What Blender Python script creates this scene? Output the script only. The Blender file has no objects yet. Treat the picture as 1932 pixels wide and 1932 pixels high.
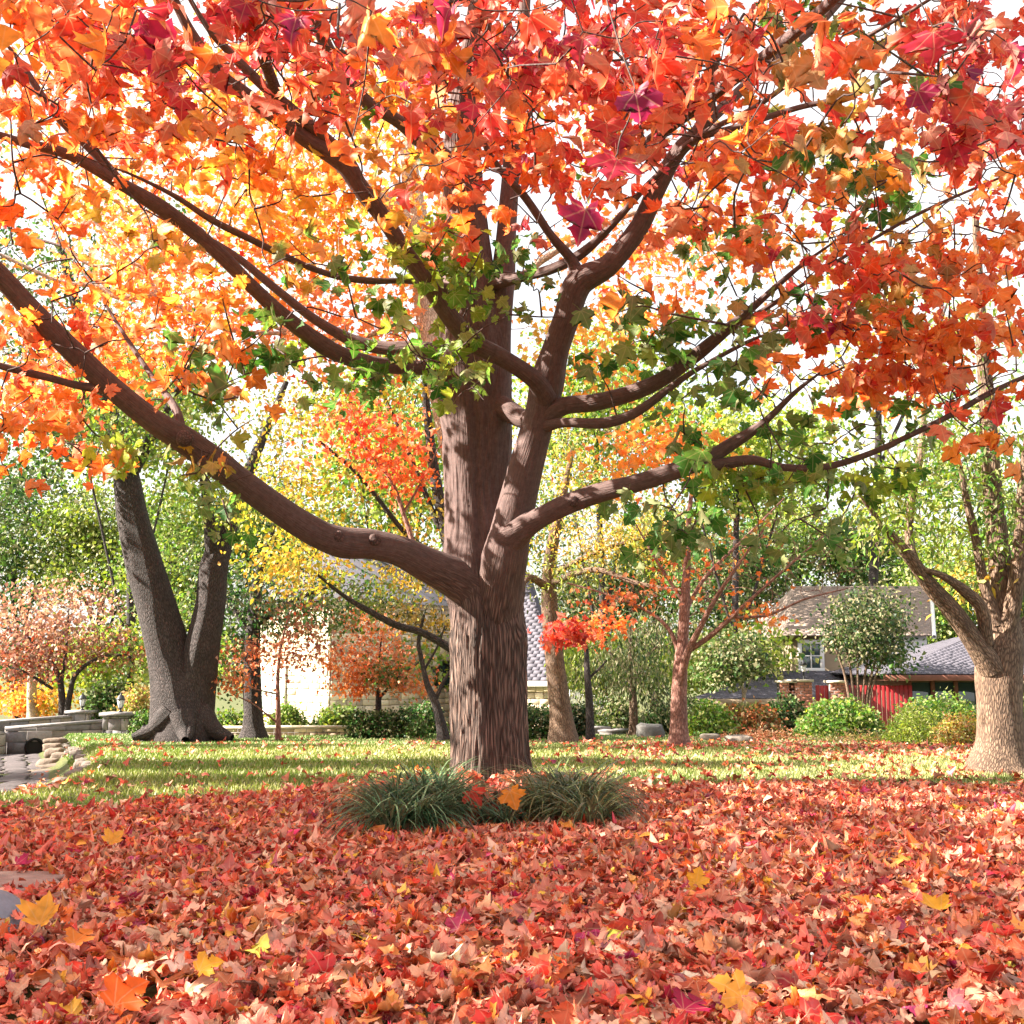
import bpy, math, numpy as np, random
# ------------------------------------------------------------------ camera, world, sun, exposure
S = bpy.context.scene
COL = S.collection
F = 2072.0; HZ = 1262.0; CH = 1.05                      # focal length in 1932-px units, horizon row, camera height
PITCH = math.atan((HZ-966)/F)
cam = bpy.data.cameras.new('camera'); camo = bpy.data.objects.new('camera', cam); COL.objects.link(camo)
camo.location = (0, 0, CH); camo.rotation_euler = (math.pi/2+PITCH, 0, 0)
cam.sensor_width = 36; cam.lens = 36*F/1932; cam.clip_end = 1000; cam.clip_start = .05
S.camera = camo
SUN_EL = math.radians(34); SUN_AZ = math.radians(-94)   # azimuth from +Y, clockwise seen from above
sdir = np.array([math.sin(SUN_AZ)*math.cos(SUN_EL), math.cos(SUN_AZ)*math.cos(SUN_EL), math.sin(SUN_EL)])
W = bpy.data.worlds.new('World'); S.world = W; W.use_nodes = True
nt = W.node_tree; sky = nt.nodes.new('ShaderNodeTexSky'); sky.sky_type = 'NISHITA'; sky.sun_disc = False
sky.sun_elevation = SUN_EL; sky.sun_rotation = SUN_AZ; sky.air_density = 1.0; sky.dust_density = 5.0; sky.ozone_density = .4
bg = nt.nodes['Background']; bg.inputs[1].default_value = .10
tcw = nt.nodes.new('ShaderNodeTexCoord'); cn_ = nt.nodes.new('ShaderNodeTexNoise'); cn_.inputs['Scale'].default_value = 2.2; cn_.inputs['Detail'].default_value = 5
nt.links.new(tcw.outputs['Generated'], cn_.inputs['Vector']); cr_ = nt.nodes.new('ShaderNodeMapRange'); nt.links.new(cn_.outputs[0], cr_.inputs[0])
for k_, v_ in zip((1, 2, 3, 4), (.35, .62, .45, .95)): cr_.inputs[k_].default_value = v_
mx_ = nt.nodes.new('ShaderNodeMix'); mx_.data_type = 'RGBA'; nt.links.new(cr_.outputs[0], mx_.inputs[0]); nt.links.new(sky.outputs[0], mx_.inputs[6]); mx_.inputs[7].default_value = (3.0, 2.9, 2.75, 1)
nt.links.new(mx_.outputs[2], bg.inputs[0])
sl = bpy.data.lights.new('sun', 'SUN'); sl.energy = 5.0; sl.angle = math.radians(.5); sl.color = (1, .9, .76)
so = bpy.data.objects.new('sun', sl); COL.objects.link(so)
from mathutils import Vector
so.rotation_euler = Vector(-sdir).to_track_quat('-Z', 'Y').to_euler(); so.location = (-20, 0, 20)
S.view_settings.view_transform = 'Standard'; S.view_settings.look = 'None'; S.view_settings.exposure = 2.42
S.view_settings.gamma = 1
S.render.engine = 'CYCLES'
S.cycles.max_bounces = 8; S.cycles.transmission_bounces = 6; S.cycles.diffuse_bounces = 4

# ------------------------------------------------------------------ helpers
RS = np.random.default_rng(11)
cp, sp = math.cos(PITCH), math.sin(PITCH)
def P(px, py, Y):
    u = (px-966)/F; v = (966-py)/F
    t = Y/(cp-v*sp)
    return np.array([u*t, Y, CH+t*(sp+v*cp)])
def proj(p):
    x, y, z = p[..., 0], p[..., 1], p[..., 2]-CH
    d = y*cp+z*sp; v = -y*sp+z*cp
    d = np.where(d < .05, .05, d)
    return 966+F*x/d, 966-F*v/d
_PY = [-50, 10.2, 14, 18, 22, 26, 30, 36, 45, 70, 140, 400]
_PZ = [0, 0, -.05, -.19, -.35, -.5, -.69, -1.3, -1.75, -2.0, -1.6, 2]
CHN = np.array([[-5.2, 10.2], [-6.3, 14], [-8.6, 19.5], [-12.3, 27.7]])      # stone channel centre line
def chdist(x, y):
    best = np.full(np.shape(x), 99.)
    for a, b in zip(CHN[:-1], CHN[1:]):
        d = b-a; t = np.clip(((x-a[0])*d[0]+(y-a[1])*d[1])/(d@d), 0, 1)
        s = np.hypot(x-a[0]-t*d[0], y-a[1]-t*d[1]); best = np.minimum(best, s)
    return best
def hash3(ix, iy, iz, s=0):
    n = (ix.astype(np.int64)*374761393+iy.astype(np.int64)*668265263+iz.astype(np.int64)*2147483647+s*974634777) & 0xffffffff
    n = ((n ^ (n >> 13))*1274126177) & 0xffffffff
    return ((n ^ (n >> 16)) & 0xffff)/65535.
def vnoise(x, y, z, s=0):
    x, y, z = np.broadcast_arrays(np.asarray(x, float), np.asarray(y, float), np.asarray(z, float))
    x0, y0, z0 = np.floor(x), np.floor(y), np.floor(z); fx, fy, fz = x-x0, y-y0, z-z0
    fx, fy, fz = [f*f*(3-2*f) for f in (fx, fy, fz)]; r = 0
    for i in (0, 1):
        for j in (0, 1):
            for k in (0, 1):
                r = r+hash3(x0+i, y0+j, z0+k, s)*np.where(i, fx, 1-fx)*np.where(j, fy, 1-fy)*np.where(k, fz, 1-fz)
    return r*2-1
def fbm(x, y, z, o=4, s=0):
    r = 0; a = 1.
    for i in range(o): r = r+a*vnoise(x*2**i, y*2**i, z*2**i, s+i); a *= .5
    return r
def gz(x, y):
    x = np.asarray(x, float); y = np.asarray(y, float)
    z = np.interp(y, _PY, _PZ)
    z = z+.035*vnoise(x*.35, y*.35, 0, 5)*np.clip((y-9)/4, .3, 1)
    dep = np.clip((y-8)/7, 0, 1)*.48
    d = chdist(x, y); z = z-dep*np.clip(1-(d-.55)/.6, 0, 1)
    lb = np.interp(y, CHN[:, 1], CHN[:, 0])                     # bank left of the channel a bit lower
    return z
def srgb(h):
    c = np.array([int(h[i:i+2], 16) for i in (0, 2, 4)])/255.
    return np.where(c <= .04045, c/12.92, ((c+.055)/1.055)**2.4)
def tag(o, label=None, cat=None, group=None, kind=None):
    if label: o['label'] = label
    if cat: o['category'] = cat
    if group: o['group'] = group
    if kind: o['kind'] = kind
    return o
def empty(name, loc=(0, 0, 0), **k):
    o = bpy.data.objects.new(name, None); COL.objects.link(o); o.location = [float(v) for v in loc]
    o.empty_display_size = .2
    return tag(o, **k)
def mesh(name, V, faces, mat, parent=None, col=None, uv=None, bark=None, smooth=False):
    """faces: list of int arrays (n,3) or (n,4)"""
    V = np.asarray(V, np.float32).reshape(-1, 3)
    faces = [np.asarray(f, np.int32) for f in faces if len(f)]
    me = bpy.data.meshes.new(name)
    me.vertices.add(len(V)); me.vertices.foreach_set('co', V.ravel())
    li = np.concatenate([f.ravel() for f in faces]); tot = np.concatenate([np.full(len(f), f.shape[1], np.int32) for f in faces])
    me.loops.add(len(li)); me.loops.foreach_set('vertex_index', li)
    me.polygons.add(len(tot)); st = np.concatenate([[0], np.cumsum(tot)[:-1]]).astype(np.int32)
    me.polygons.foreach_set('loop_start', st)
    try: me.polygons.foreach_set('loop_total', tot)
    except Exception: pass
    me.update(calc_edges=True)
    if smooth: me.polygons.foreach_set('use_smooth', np.ones(len(tot), bool))
    if col is not None:
        a = me.attributes.new('Col', 'FLOAT_COLOR', 'POINT'); c = np.ones((len(V), 4), np.float32); c[:, :3] = col; a.data.foreach_set('color', c.ravel())
    if uv is not None:
        a = me.attributes.new('lv', 'FLOAT_VECTOR', 'POINT'); c = np.zeros((len(V), 3), np.float32); c[:, :uv.shape[1]] = uv; a.data.foreach_set('vector', c.ravel())
    if bark is not None:
        a = me.attributes.new('bark', 'FLOAT_VECTOR', 'POINT'); a.data.foreach_set('vector', np.asarray(bark, np.float32).ravel())
    me.materials.append(mat)
    o = bpy.data.objects.new(name, me); COL.objects.link(o)
    if parent is not None:
        o.parent = parent
        if parent.type == 'EMPTY' or parent.location.length > 0: o.matrix_parent_inverse.identity(); o.location = -wloc(parent)
    return o
def wloc(o):
    v = o.location.copy(); p = o.parent
    while p: v = v+p.location; p = p.parent
    return v
def place(o, loc, parent=None):
    o.location = Vector([float(v) for v in loc])-(wloc(parent) if parent else Vector((0, 0, 0)))
    if parent: o.parent = parent

# ------------------------------------------------------------------ materials
def new_mat(name):
    m = bpy.data.materials.new(name); m.use_nodes = True; n = m.node_tree; n.nodes.clear()
    return m, n
def nd(n, t, **k):
    x = n.nodes.new(t)
    for a, b in k.items():
        if a.startswith('i_'):
            key = a[2:]; key = int(key) if key.isdigit() else key.replace('_', ' ')
            x.inputs[key].default_value = b
        else: setattr(x, a, b)
    return x
def mth(n, op, a, b=None):
    x = n.nodes.new('ShaderNodeMath'); x.operation = op
    for i, v in enumerate((a, b)):
        if v is None: continue
        if isinstance(v, (int, float)): x.inputs[i].default_value = v
        else: n.links.new(v, x.inputs[i])
    return x.outputs[0]
def mixc(n, fac, a, b, mode='MIX'):
    x = n.nodes.new('ShaderNodeMix'); x.data_type = 'RGBA'; x.blend_type = mode
    for i, v in ((0, fac), (6, a), (7, b)):
        if isinstance(v, (int, float)): x.inputs[i].default_value = v
        elif isinstance(v, (tuple, list, np.ndarray)): x.inputs[i].default_value = (*[float(q) for q in v[:3]], 1)
        else: n.links.new(v, x.inputs[i])
    return x.outputs[2]
def ramp(n, fac, stops):
    r = n.nodes.new('ShaderNodeValToRGB'); e = r.color_ramp.elements
    while len(e) < len(stops): e.new(.5)
    for q, (p, c) in zip(e, stops):
        q.position = p; q.color = (*[float(v) for v in (c if not np.isscalar(c) else (c, c, c))], 1)
    n.links.new(fac, r.inputs[0]); return r.outputs[0]
def leaf_mat(name, trans=.5, veins=True, dry=False, rough=.5):
    m, n = new_mat(name); L = n.links
    at = nd(n, 'ShaderNodeAttribute', attribute_name='Col'); c = at.outputs['Color']
    tc = nd(n, 'ShaderNodeNewGeometry')
    ns = nd(n, 'ShaderNodeTexNoise', i_Scale=26., i_Detail=3.); L.new(tc.outputs['Position'], ns.inputs['Vector'])
    c = mixc(n, .55, c, mixc(n, 1., c, ramp(n, ns.outputs[0], [(.3, .62), (.7, 1.25)]), 'MULTIPLY'))
    bump = None
    if veins:
        lv = nd(n, 'ShaderNodeAttribute', attribute_name='lv'); sx = nd(n, 'ShaderNodeSeparateXYZ'); L.new(lv.outputs['Vector'], sx.inputs[0])
        ax = mth(n, 'ABSOLUTE', sx.outputs[0]); y = sx.outputs[1]; dmin = ax
        for a in (46, 88):
            ca, sa = math.cos(math.radians(a)), math.sin(math.radians(a))
            d = mth(n, 'ABSOLUTE', mth(n, 'SUBTRACT', mth(n, 'MULTIPLY', ax, ca), mth(n, 'MULTIPLY', y, sa)))
            dmin = mth(n, 'MINIMUM', dmin, d)
        v = ramp(n, dmin, [(0, 1), (.028, 0)])
        c = mixc(n, mth(n, 'MULTIPLY', v, .35), c, mixc(n, .6, c, (.95, .75, .45)))
        bump = nd(n, 'ShaderNodeBump', i_Strength=.35, i_Distance=.002, invert=True); L.new(v, bump.inputs['Height'])
    back = mixc(n, .35 if not dry else .3, c, (.78, .40, .29) if dry else (.75, .6, .38))
    cc = mixc(n, mth(n, 'MULTIPLY', tc.outputs['Backfacing'], 1.), c, back)
    pb = nd(n, 'ShaderNodeBsdfPrincipled', i_Roughness=rough); L.new(cc, pb.inputs['Base Color']); pb.inputs['Specular IOR Level'].default_value = .35
    tr = nd(n, 'ShaderNodeBsdfTranslucent'); L.new(mixc(n, .5, c, mixc(n, 1., c, (1.3, 1.1, .7), 'MULTIPLY')), tr.inputs[0])
    if bump: L.new(bump.outputs[0], pb.inputs['Normal'])
    mx = nd(n, 'ShaderNodeMixShader', i_0=trans); L.new(pb.outputs[0], mx.inputs[1]); L.new(tr.outputs[0], mx.inputs[2])
    o = nd(n, 'ShaderNodeOutputMaterial'); L.new(mx.outputs[0], o.inputs[0]); return m
def bark_mat(name, dark, mid, light, sc=1., stretch=.14, strength=.8, dist=.02, upper=None):
    m, n = new_mat(name); L = n.links
    at = nd(n, 'ShaderNodeAttribute', attribute_name='bark')
    mp = nd(n, 'ShaderNodeMapping'); mp.inputs['Scale'].default_value = (sc, sc, sc*stretch); L.new(at.outputs['Vector'], mp.inputs[0])
    wn = nd(n, 'ShaderNodeTexNoise', i_Scale=9., i_Detail=4.); L.new(mp.outputs[0], wn.inputs['Vector'])
    wv = mixc(n, .06, mp.outputs[0], wn.outputs['Color'], 'ADD')
    vo = nd(n, 'ShaderNodeTexVoronoi', i_Scale=34.); vo.feature = 'DISTANCE_TO_EDGE'; L.new(wv, vo.inputs['Vector'])
    n2 = nd(n, 'ShaderNodeTexNoise', i_Scale=70., i_Detail=5., i_Roughness=.65); L.new(mp.outputs[0], n2.inputs['Vector'])
    n3 = nd(n, 'ShaderNodeTexNoise', i_Scale=3.5, i_Detail=3.); L.new(at.outputs['Vector'], n3.inputs['Vector'])
    e = ramp(n, vo.outputs['Distance'], [(0, 0), (.28, 1)])
    h = mth(n, 'ADD', mth(n, 'MULTIPLY', e, .6), mth(n, 'MULTIPLY', n2.outputs[0], .6))
    c = ramp(n, h, [(.25, dark), (.55, mid), (.95, light)])
    c = mixc(n, .6, c, mixc(n, 1., c, ramp(n, n3.outputs[0], [(.3, .6), (.7, 1.3)]), 'MULTIPLY'))
    b = nd(n, 'ShaderNodeBump', i_Strength=strength, i_Distance=dist); L.new(h, b.inputs['Height'])
    if upper:      # younger, smoother, darker bark above the first fork of the trunk
        ps = nd(n, 'ShaderNodeNewGeometry'); sx = nd(n, 'ShaderNodeSeparateXYZ'); L.new(ps.outputs['Position'], sx.inputs[0])
        f = nd(n, 'ShaderNodeMapRange', i_1=1.35, i_2=2.15); L.new(mth(n, 'ADD', sx.outputs[2], mth(n, 'MULTIPLY', mth(n, 'SUBTRACT', n3.outputs[0], .5), .9)), f.inputs[0])
        n5 = nd(n, 'ShaderNodeTexNoise', i_Scale=22., i_Detail=7., i_Roughness=.7); L.new(at.outputs['Vector'], n5.inputs['Vector']); up = ramp(n, mth(n, 'ADD', mth(n, 'MULTIPLY', n2.outputs[0], .45), mth(n, 'MULTIPLY', n5.outputs[0], .55)), [(.25, upper[0]), (.46, upper[1]), (.75, upper[2])])
        c = mixc(n, f.outputs[0], c, up); L.new(mth(n, 'SUBTRACT', strength, mth(n, 'MULTIPLY', f.outputs[0], strength*.72)), b.inputs['Strength'])
    pb = nd(n, 'ShaderNodeBsdfPrincipled', i_Roughness=.85); L.new(c, pb.inputs['Base Color']); L.new(b.outputs[0], pb.inputs['Normal'])
    o = nd(n, 'ShaderNodeOutputMaterial'); L.new(pb.outputs[0], o.inputs[0]); return m
def solid_mat(name, c, rough=.8, noise=.35, sc=8., bump=.3, col=False, metal=0., dist=.01):
    m, n = new_mat(name); L = n.links
    g = nd(n, 'ShaderNodeNewGeometry'); ns = nd(n, 'ShaderNodeTexNoise', i_Scale=sc, i_Detail=6., i_Roughness=.65); L.new(g.outputs['Position'], ns.inputs['Vector'])
    n2 = nd(n, 'ShaderNodeTexNoise', i_Scale=sc*.13, i_Detail=3.); L.new(g.outputs['Position'], n2.inputs['Vector'])
    base = c
    if col:
        at = nd(n, 'ShaderNodeAttribute', attribute_name='Col'); base = mixc(n, 1., c, at.outputs['Color'], 'MULTIPLY')
    v = ramp(n, ns.outputs[0], [(.25, 1-noise), (.75, 1+noise)])
    cc = mixc(n, 1., base, v, 'MULTIPLY'); cc = mixc(n, 1., cc, ramp(n, n2.outputs[0], [(.3, 1-noise*.5), (.7, 1+noise*.4)]), 'MULTIPLY')
    pb = nd(n, 'ShaderNodeBsdfPrincipled', i_Roughness=rough, i_Metallic=metal); L.new(cc, pb.inputs['Base Color'])
    if bump:
        b = nd(n, 'ShaderNodeBump', i_Strength=bump, i_Distance=dist); L.new(ns.outputs[0], b.inputs['Height']); L.new(b.outputs[0], pb.inputs['Normal'])
    o = nd(n, 'ShaderNodeOutputMaterial'); L.new(pb.outputs[0], o.inputs[0]); return m
M_LEAF = leaf_mat('maple_leaf', .55)
M_FAR = leaf_mat('tree_foliage', .42, veins=False)
M_DRY = leaf_mat('dry_leaf', .08, dry=True, rough=.5)
M_BLADE = leaf_mat('grass_blade', .3, veins=False)
M_LIRI = leaf_mat('liriope_blade', .2, veins=False, rough=.35)
M_BARK = bark_mat('maple_bark', (.026, .016, .014), (.10, .064, .052), (.235, .155, .125), sc=1.4, stretch=.075, strength=1., dist=.03, upper=((.034, .02, .02), (.088, .052, .049), (.17, .11, .10)))
M_LIMB = bark_mat('limb_bark', (.035, .02, .02), (.075, .042, .04), (.13, .08, .074), sc=1.3, stretch=.8, strength=.35, dist=.008)
M_GREY = bark_mat('grey_bark', (.016, .012, .012), (.045, .034, .036), (.10, .08, .078), sc=1.5, stretch=.2, strength=.9, dist=.03)
M_TAN = bark_mat('furrowed_bark', (.05, .03, .02), (.15, .092, .062), (.27, .18, .12), sc=1.5, stretch=.22, strength=.7, dist=.018)
M_RED = bark_mat('reddish_bark', (.10, .04, .032), (.24, .11, .085), (.36, .2, .16), sc=1., stretch=.3, strength=.6, dist=.015)
M_PALE = bark_mat('pale_bark', (.2, .15, .11), (.42, .33, .26), (.6, .5, .4), sc=1., stretch=.4, strength=.66, dist=.01)
M_STONE = solid_mat('limestone', (.24, .225, .23), noise=.3, sc=14, bump=.6, col=True, dist=.02)
M_WSTONE = solid_mat('cream_stone', (.62, .55, .44), noise=.18, sc=10, bump=.5, col=True, dist=.02)
M_MORTAR = solid_mat('mortar', (.2, .18, .17), noise=.2, sc=20)
M_ROOF = solid_mat('slate_shingle', (.085, .08, .105), noise=.3, sc=25, col=True, bump=.4)
M_ROOFT = solid_mat('tan_shingle', (.27, .205, .175), noise=.25, sc=25, col=True, bump=.4)
M_WHITE = solid_mat('white_paint', (.78, .78, .77), rough=.5, noise=.05, bump=.05)
M_BEIGE = solid_mat('beige_siding', (.3, .23, .155), noise=.12, sc=5, bump=.1)
M_BROWN = solid_mat('brown_trim', (.2, .075, .05), noise=.2, bump=.1)
M_REDP = solid_mat('red_fence_paint', (.35, .02, .025), noise=.25, sc=6, bump=.1, rough=.5)
M_BRICK = solid_mat('red_brick', (.42, .17, .12), noise=.3, sc=18, col=True, bump=.4)
M_BLACK = solid_mat('black_iron', (.02, .022, .026), rough=.45, noise=.1, bump=.1)
M_ROCK = solid_mat('grey_rock', (.18, .165, .16), noise=.35, sc=9, bump=.8, col=True, dist=.03)
M_BLUER = solid_mat('smooth_boulder_stone', (.2, .2, .235), noise=.18, sc=40, bump=.35, dist=.005)
M_GLASS, n_ = new_mat('window_glass')
pb_ = nd(n_, 'ShaderNodeBsdfPrincipled', i_Roughness=.06); pb_.inputs['Base Color'].default_value = (.03, .06, .06, 1); pb_.inputs['Specular IOR Level'].default_value = 1.
o_ = nd(n_, 'ShaderNodeOutputMaterial'); n_.links.new(pb_.outputs[0], o_.inputs[0])
M_CURT = solid_mat('pale_curtain', (.5, .62, .52), noise=.1, bump=.05)
M_LGLASS = solid_mat('frosted_lamp_glass', (.7, .74, .76), rough=.25, noise=.08, bump=0)
M_DARK = solid_mat('pipe_shade_frame_black', (.012, .011, .011), noise=.2)  # pipe shade as plain colour; also the arched window frame

# ground material: soil and thatch with patches of green
M_LAWN, n_ = new_mat('lawn_ground'); L_ = n_.links
g_ = nd(n_, 'ShaderNodeNewGeometry')
a1 = nd(n_, 'ShaderNodeTexNoise', i_Scale=.7, i_Detail=5.); L_.new(g_.outputs['Position'], a1.inputs['Vector'])
a2 = nd(n_, 'ShaderNodeTexNoise', i_Scale=24., i_Detail=6., i_Roughness=.7); L_.new(g_.outputs['Position'], a2.inputs['Vector'])
c_ = ramp(n_, a1.outputs[0], [(.3, (.05, .075, .012)), (.5, (.085, .09, .02)), (.7, (.06, .09, .016))])
c_ = mixc(n_, 1., c_, ramp(n_, a2.outputs[0], [(.3, .5), (.7, 1.4)]), 'MULTIPLY')
b_ = nd(n_, 'ShaderNodeBump', i_Strength=.8, i_Distance=.03); L_.new(a2.outputs[0], b_.inputs['Height'])
pb_ = nd(n_, 'ShaderNodeBsdfPrincipled', i_Roughness=.95); L_.new(c_, pb_.inputs['Base Color']); L_.new(b_.outputs[0], pb_.inputs['Normal'])
o_ = nd(n_, 'ShaderNodeOutputMaterial'); L_.new(pb_.outputs[0], o_.inputs[0])

# ------------------------------------------------------------------ leaf shapes
def maple(nvar, curl, crump, seed, petiole=.45, ring=False):
    h = [(.02, .02), (.15, -.12), (.27, -.11), (.40, -.13), (.37, .0), (.31, .08), (.44, .10), (.52, .19), (.64, .25), (.56, .33), (.58, .47), (.46, .44), (.34, .47),
         (.23, .42), (.24, .54), (.33, .64), (.23, .69), (.17, .80), (.09, .87)]
    out = h+[(0, 1.02)]+[(-x, y) for x, y in reversed(h)]
    r = np.random.default_rng(seed); T = []
    for k in range(nvar):
        o2 = np.array(out)*[1, .92]; o2 = o2+r.normal(0, .018, o2.shape); o2[:, 1] -= .0
        C = np.array([[0, .2], [0, .5]])
        V2 = np.vstack([C, o2]); n = len(out); F3 = []
        R2 = 2
        if ring:
            cy = np.where((np.arange(n) > 9) & (np.arange(n) < n-10), .5, .2)[:, None]; cc_ = np.hstack([0*cy, cy]); mid = cc_+(o2-cc_)*r.uniform(.45, .6, (n, 1))
            V2 = np.vstack([V2, mid]); R2 = 2+n
            for i in range(n):
                j = (i+1) % n; F3 += [(2+i, 2+j, R2+j), (2+i, R2+j, R2+i)]
        for i in range(n-1):
            F3.append((0 if (i < 9 or i >= n-10) else 1, R2+i, R2+i+1))
        F3 += [(0, R2+9, 1), (0, 1, R2+n-10), (0, R2+n-1, R2)]
        x, y = V2[:, 0], V2[:, 1]-.3
        fold = r.uniform(.05, .5)*(1 if r.random() < .75 else -1)*curl
        z = fold*np.abs(x)-r.uniform(.1, .6)*curl*(x**2+y**2)*(1 if r.random() < .7 else -1)+crump*(fbm(x*3+k*9, y*3, 0, 2, 3))
        V = np.stack([x, V2[:, 1], z], 1)
        if crump > .05:                                   # roll the blade round an axis
            a = r.uniform(0, math.pi); ca, sa = math.cos(a), math.sin(a)
            u = V[:, 0]*ca+(V[:, 1]-.35)*sa; w = -V[:, 0]*sa+(V[:, 1]-.35)*ca; kk = r.uniform(.6, 3.4)*r.choice([-1, 1], p=[.35, .65])
            zz = V[:, 2]; R = 1/kk; un = np.sin(u*kk)*(R-zz)*1.; zn = R-np.cos(u*kk)*(R-zz)
            kk2 = r.uniform(-1.2, 1.2); zn = zn+kk2*w*w*.6
            V = np.stack([un*ca-w*sa, un*sa+w*ca+.35, zn], 1)
        lv = V2.copy()
        if petiole:
            p0 = len(V); bend = r.uniform(-.25, .25)
            pv = np.array([[-.012, .02, V[2, 2]], [.012, .02, V[2, 2]], [bend*.5, -petiole*.5, .0], [bend*.5+.014, -petiole*.5, 0], [bend, -petiole, .1], [bend+.014, -petiole, .1]])
            V = np.vstack([V, pv]); lv = np.vstack([lv, np.full((6, 2), .3)]); F3 += [(p0, p0+1, p0+3), (p0, p0+3, p0+2), (p0+2, p0+3, p0+5), (p0+2, p0+5, p0+4)]
        edge = np.zeros(len(V)); edge[2:2+n] = np.clip(np.hypot(o2[:, 0], o2[:, 1]-.25)*1.6-.2, 0, 1)
        T.append((V, np.array(F3), lv, edge))
    return T
def simple_leaf(kind, nvar, seed):
    r = np.random.default_rng(seed); T = []
    for k in range(nvar):
        if kind == 'star':
            o2 = np.array([(0, 0), (.36, -.06), (.24, .1), (.58, .3), (.28, .42), (0, 1), (-.28, .42), (-.58, .3), (-.24, .1), (-.36, -.06)])
        elif kind == 'oval':
            o2 = np.array([(0, 0), (.26, .3), (.2, .68), (0, 1), (-.2, .68), (-.26, .3)])
        elif kind == 'lance':
            o2 = np.array([(0, 0), (.13, .3), (.1, .65), (0, 1), (-.1, .65), (-.13, .3)])
        else:
            o2 = np.array([(0, 0), (.42, .42), (0, 1), (-.42, .42)])
        o2 = o2+r.normal(0, .02, o2.shape); x, y = o2[:, 0], o2[:, 1]-.4
        z = r.uniform(.1, .5)*np.abs(x)-r.uniform(0, .5)*y*y
        if kind == 'quad':
            V = np.stack([x, o2[:, 1], z], 1); F3 = [(0, 1, 2), (0, 2, 3)]; lv = o2; e = np.array([0, .5, 1, .5])
        elif kind in ('oval', 'lance'):
            V = np.stack([x, o2[:, 1], z], 1); F3 = [(0, 1, 5), (1, 4, 5), (1, 2, 4), (2, 3, 4)]; lv = o2; e = np.array([0, .5, .6, 1, .6, .5])
        else:
            V = np.vstack([[0, .4, 0], np.stack([x, o2[:, 1], z], 1)]); n = len(o2); F3 = [(0, 1+i, 1+(i+1) % n) for i in range(n)]; lv = V[:, :2]
            e = np.array([0]+[1]*n)*.8
        T.append((V, np.array(F3), lv, e))
    return T
T_MAPLE = maple(10, 1.25, .035, 1); T_DROOP = maple(14, 1.9, .06, 31, ring=True); T_DRY = maple(14, 1., .11, 2, petiole=.4); T_DRYN = maple(16, 1., .15, 12, petiole=.4, ring=True); T_DRYF = simple_leaf('star', 8, 5); T_STAR = simple_leaf('star', 6, 3)
T_OVAL = simple_leaf('oval', 4, 4); T_LANCE = simple_leaf('lance', 4, 6); T_QUAD = simple_leaf('quad', 4, 8)
for V_, F_, l_, e_ in T_DRYF: V_[:, 2] += .45*fbm(V_[:, 0]*4, V_[:, 1]*4, RS.uniform(0, 50), 2)
def norm(v): return v/np.maximum(np.linalg.norm(v, axis=-1, keepdims=True), 1e-9)
def cloud(name, pos, tip, nor, size, col, T, mat, parent=None, col2=None, smooth=False, r=None):
    """pos/tip/nor (N,3); leaves copied from templates T into one mesh"""
    r = r or RS; N = len(pos); tip = norm(tip); x = norm(np.cross(tip, nor)); z = np.cross(x, tip)
    vid = r.integers(0, len(T), N); VV, FF, CC, LL = [], [], [], []; off = 0
    if col2 is None: col2 = col
    for k, (V, F3, lv, e) in enumerate(T):
        m = np.where(vid == k)[0]
        if not len(m): continue
        s = size[m][:, None, None]
        q = (V[None, :, 0:1]*x[m][:, None]+V[None, :, 1:2]*tip[m][:, None]+V[None, :, 2:3]*z[m][:, None])*s+pos[m][:, None]
        VV.append(q.reshape(-1, 3)); nv = len(V)
        FF.append((F3[None]+off+np.arange(len(m))[:, None, None]*nv).reshape(-1, 3)); off += nv*len(m)
        c = col[m][:, None]*(1-e[None, :, None])+col2[m][:, None]*e[None, :, None]; CC.append(c.reshape(-1, 3))
        LL.append(np.broadcast_to(lv[None], (len(m),)+lv.shape).reshape(-1, 2))
    return mesh(name, np.concatenate(VV), [np.concatenate(FF)], mat, parent, col=np.concatenate(CC), uv=np.concatenate(LL), smooth=smooth)
PAL = {k: np.array([srgb(h) for h in v]) for k, v in {
    'R': ['e2402c', 'd93b30', 'ee5a3c', 'c93030', 'f06a45', 'e04a3a'],
    'M': ['c02a4a', 'a8264f', 'd03a50', 'b52d5e', '98285a', 'cc3446'],
    'O': ['f58a2e', 'f0762a', 'f89a40', 'ef6a2c', 'e8883a', 'f7a050'],
    'Y': ['f8c040', 'f2a838', 'f9cf52', 'e8b23a', 'f5b548'],
    'G': ['3c6e22', '4c7f2a', '2f5f28', '5c8c30', '447a38', '38702e'],
    'L': ['8cae2e', 'a8c03a', '7aa030', 'c2c840', '90b040'],
    'K': ['1f3f22', '28502a', '335c30', '2b4a34', '3e6230'],
    'S': ['5a7c34', '6e8c3c', '7f9a48', '4c6e38', '8a9c50'],
    'B': ['b04a2c', 'c85a34', 'be5c3c', 'd67244', 'a83c28', 'd06642'],
    'P': ['a8706c', '9c6460', 'b88480', '8c5a58', 'c08c80'],
    'N': ['6a3a2c', '7c4634', '5c3028', '8a5440'],
    'C': ['d85444', 'e06654', 'c8443a', 'e8846c', 'd45c48', 'ee9478'],
    'T': ['d09a7c', 'dfac90', 'c4825e', 'dc9f84', 'e6ba9e', 'cc8c70']}.items()}
def pick(pal, N, r=None, sv=.12):
    """pal like 'OOR' : letters with repeats as weights"""
    r = r or RS; L = r.integers(0, len(pal), N); out = np.zeros((N, 3))
    for i, ch in enumerate(pal):
        m = L == i; p = PAL[ch]; out[m] = p[r.integers(0, len(p), m.sum())]
    return np.clip(out*np.exp(r.normal(0, sv, (N, 1)))*np.exp(r.normal(0, .05, (N, 3))), 0, .95)

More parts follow.
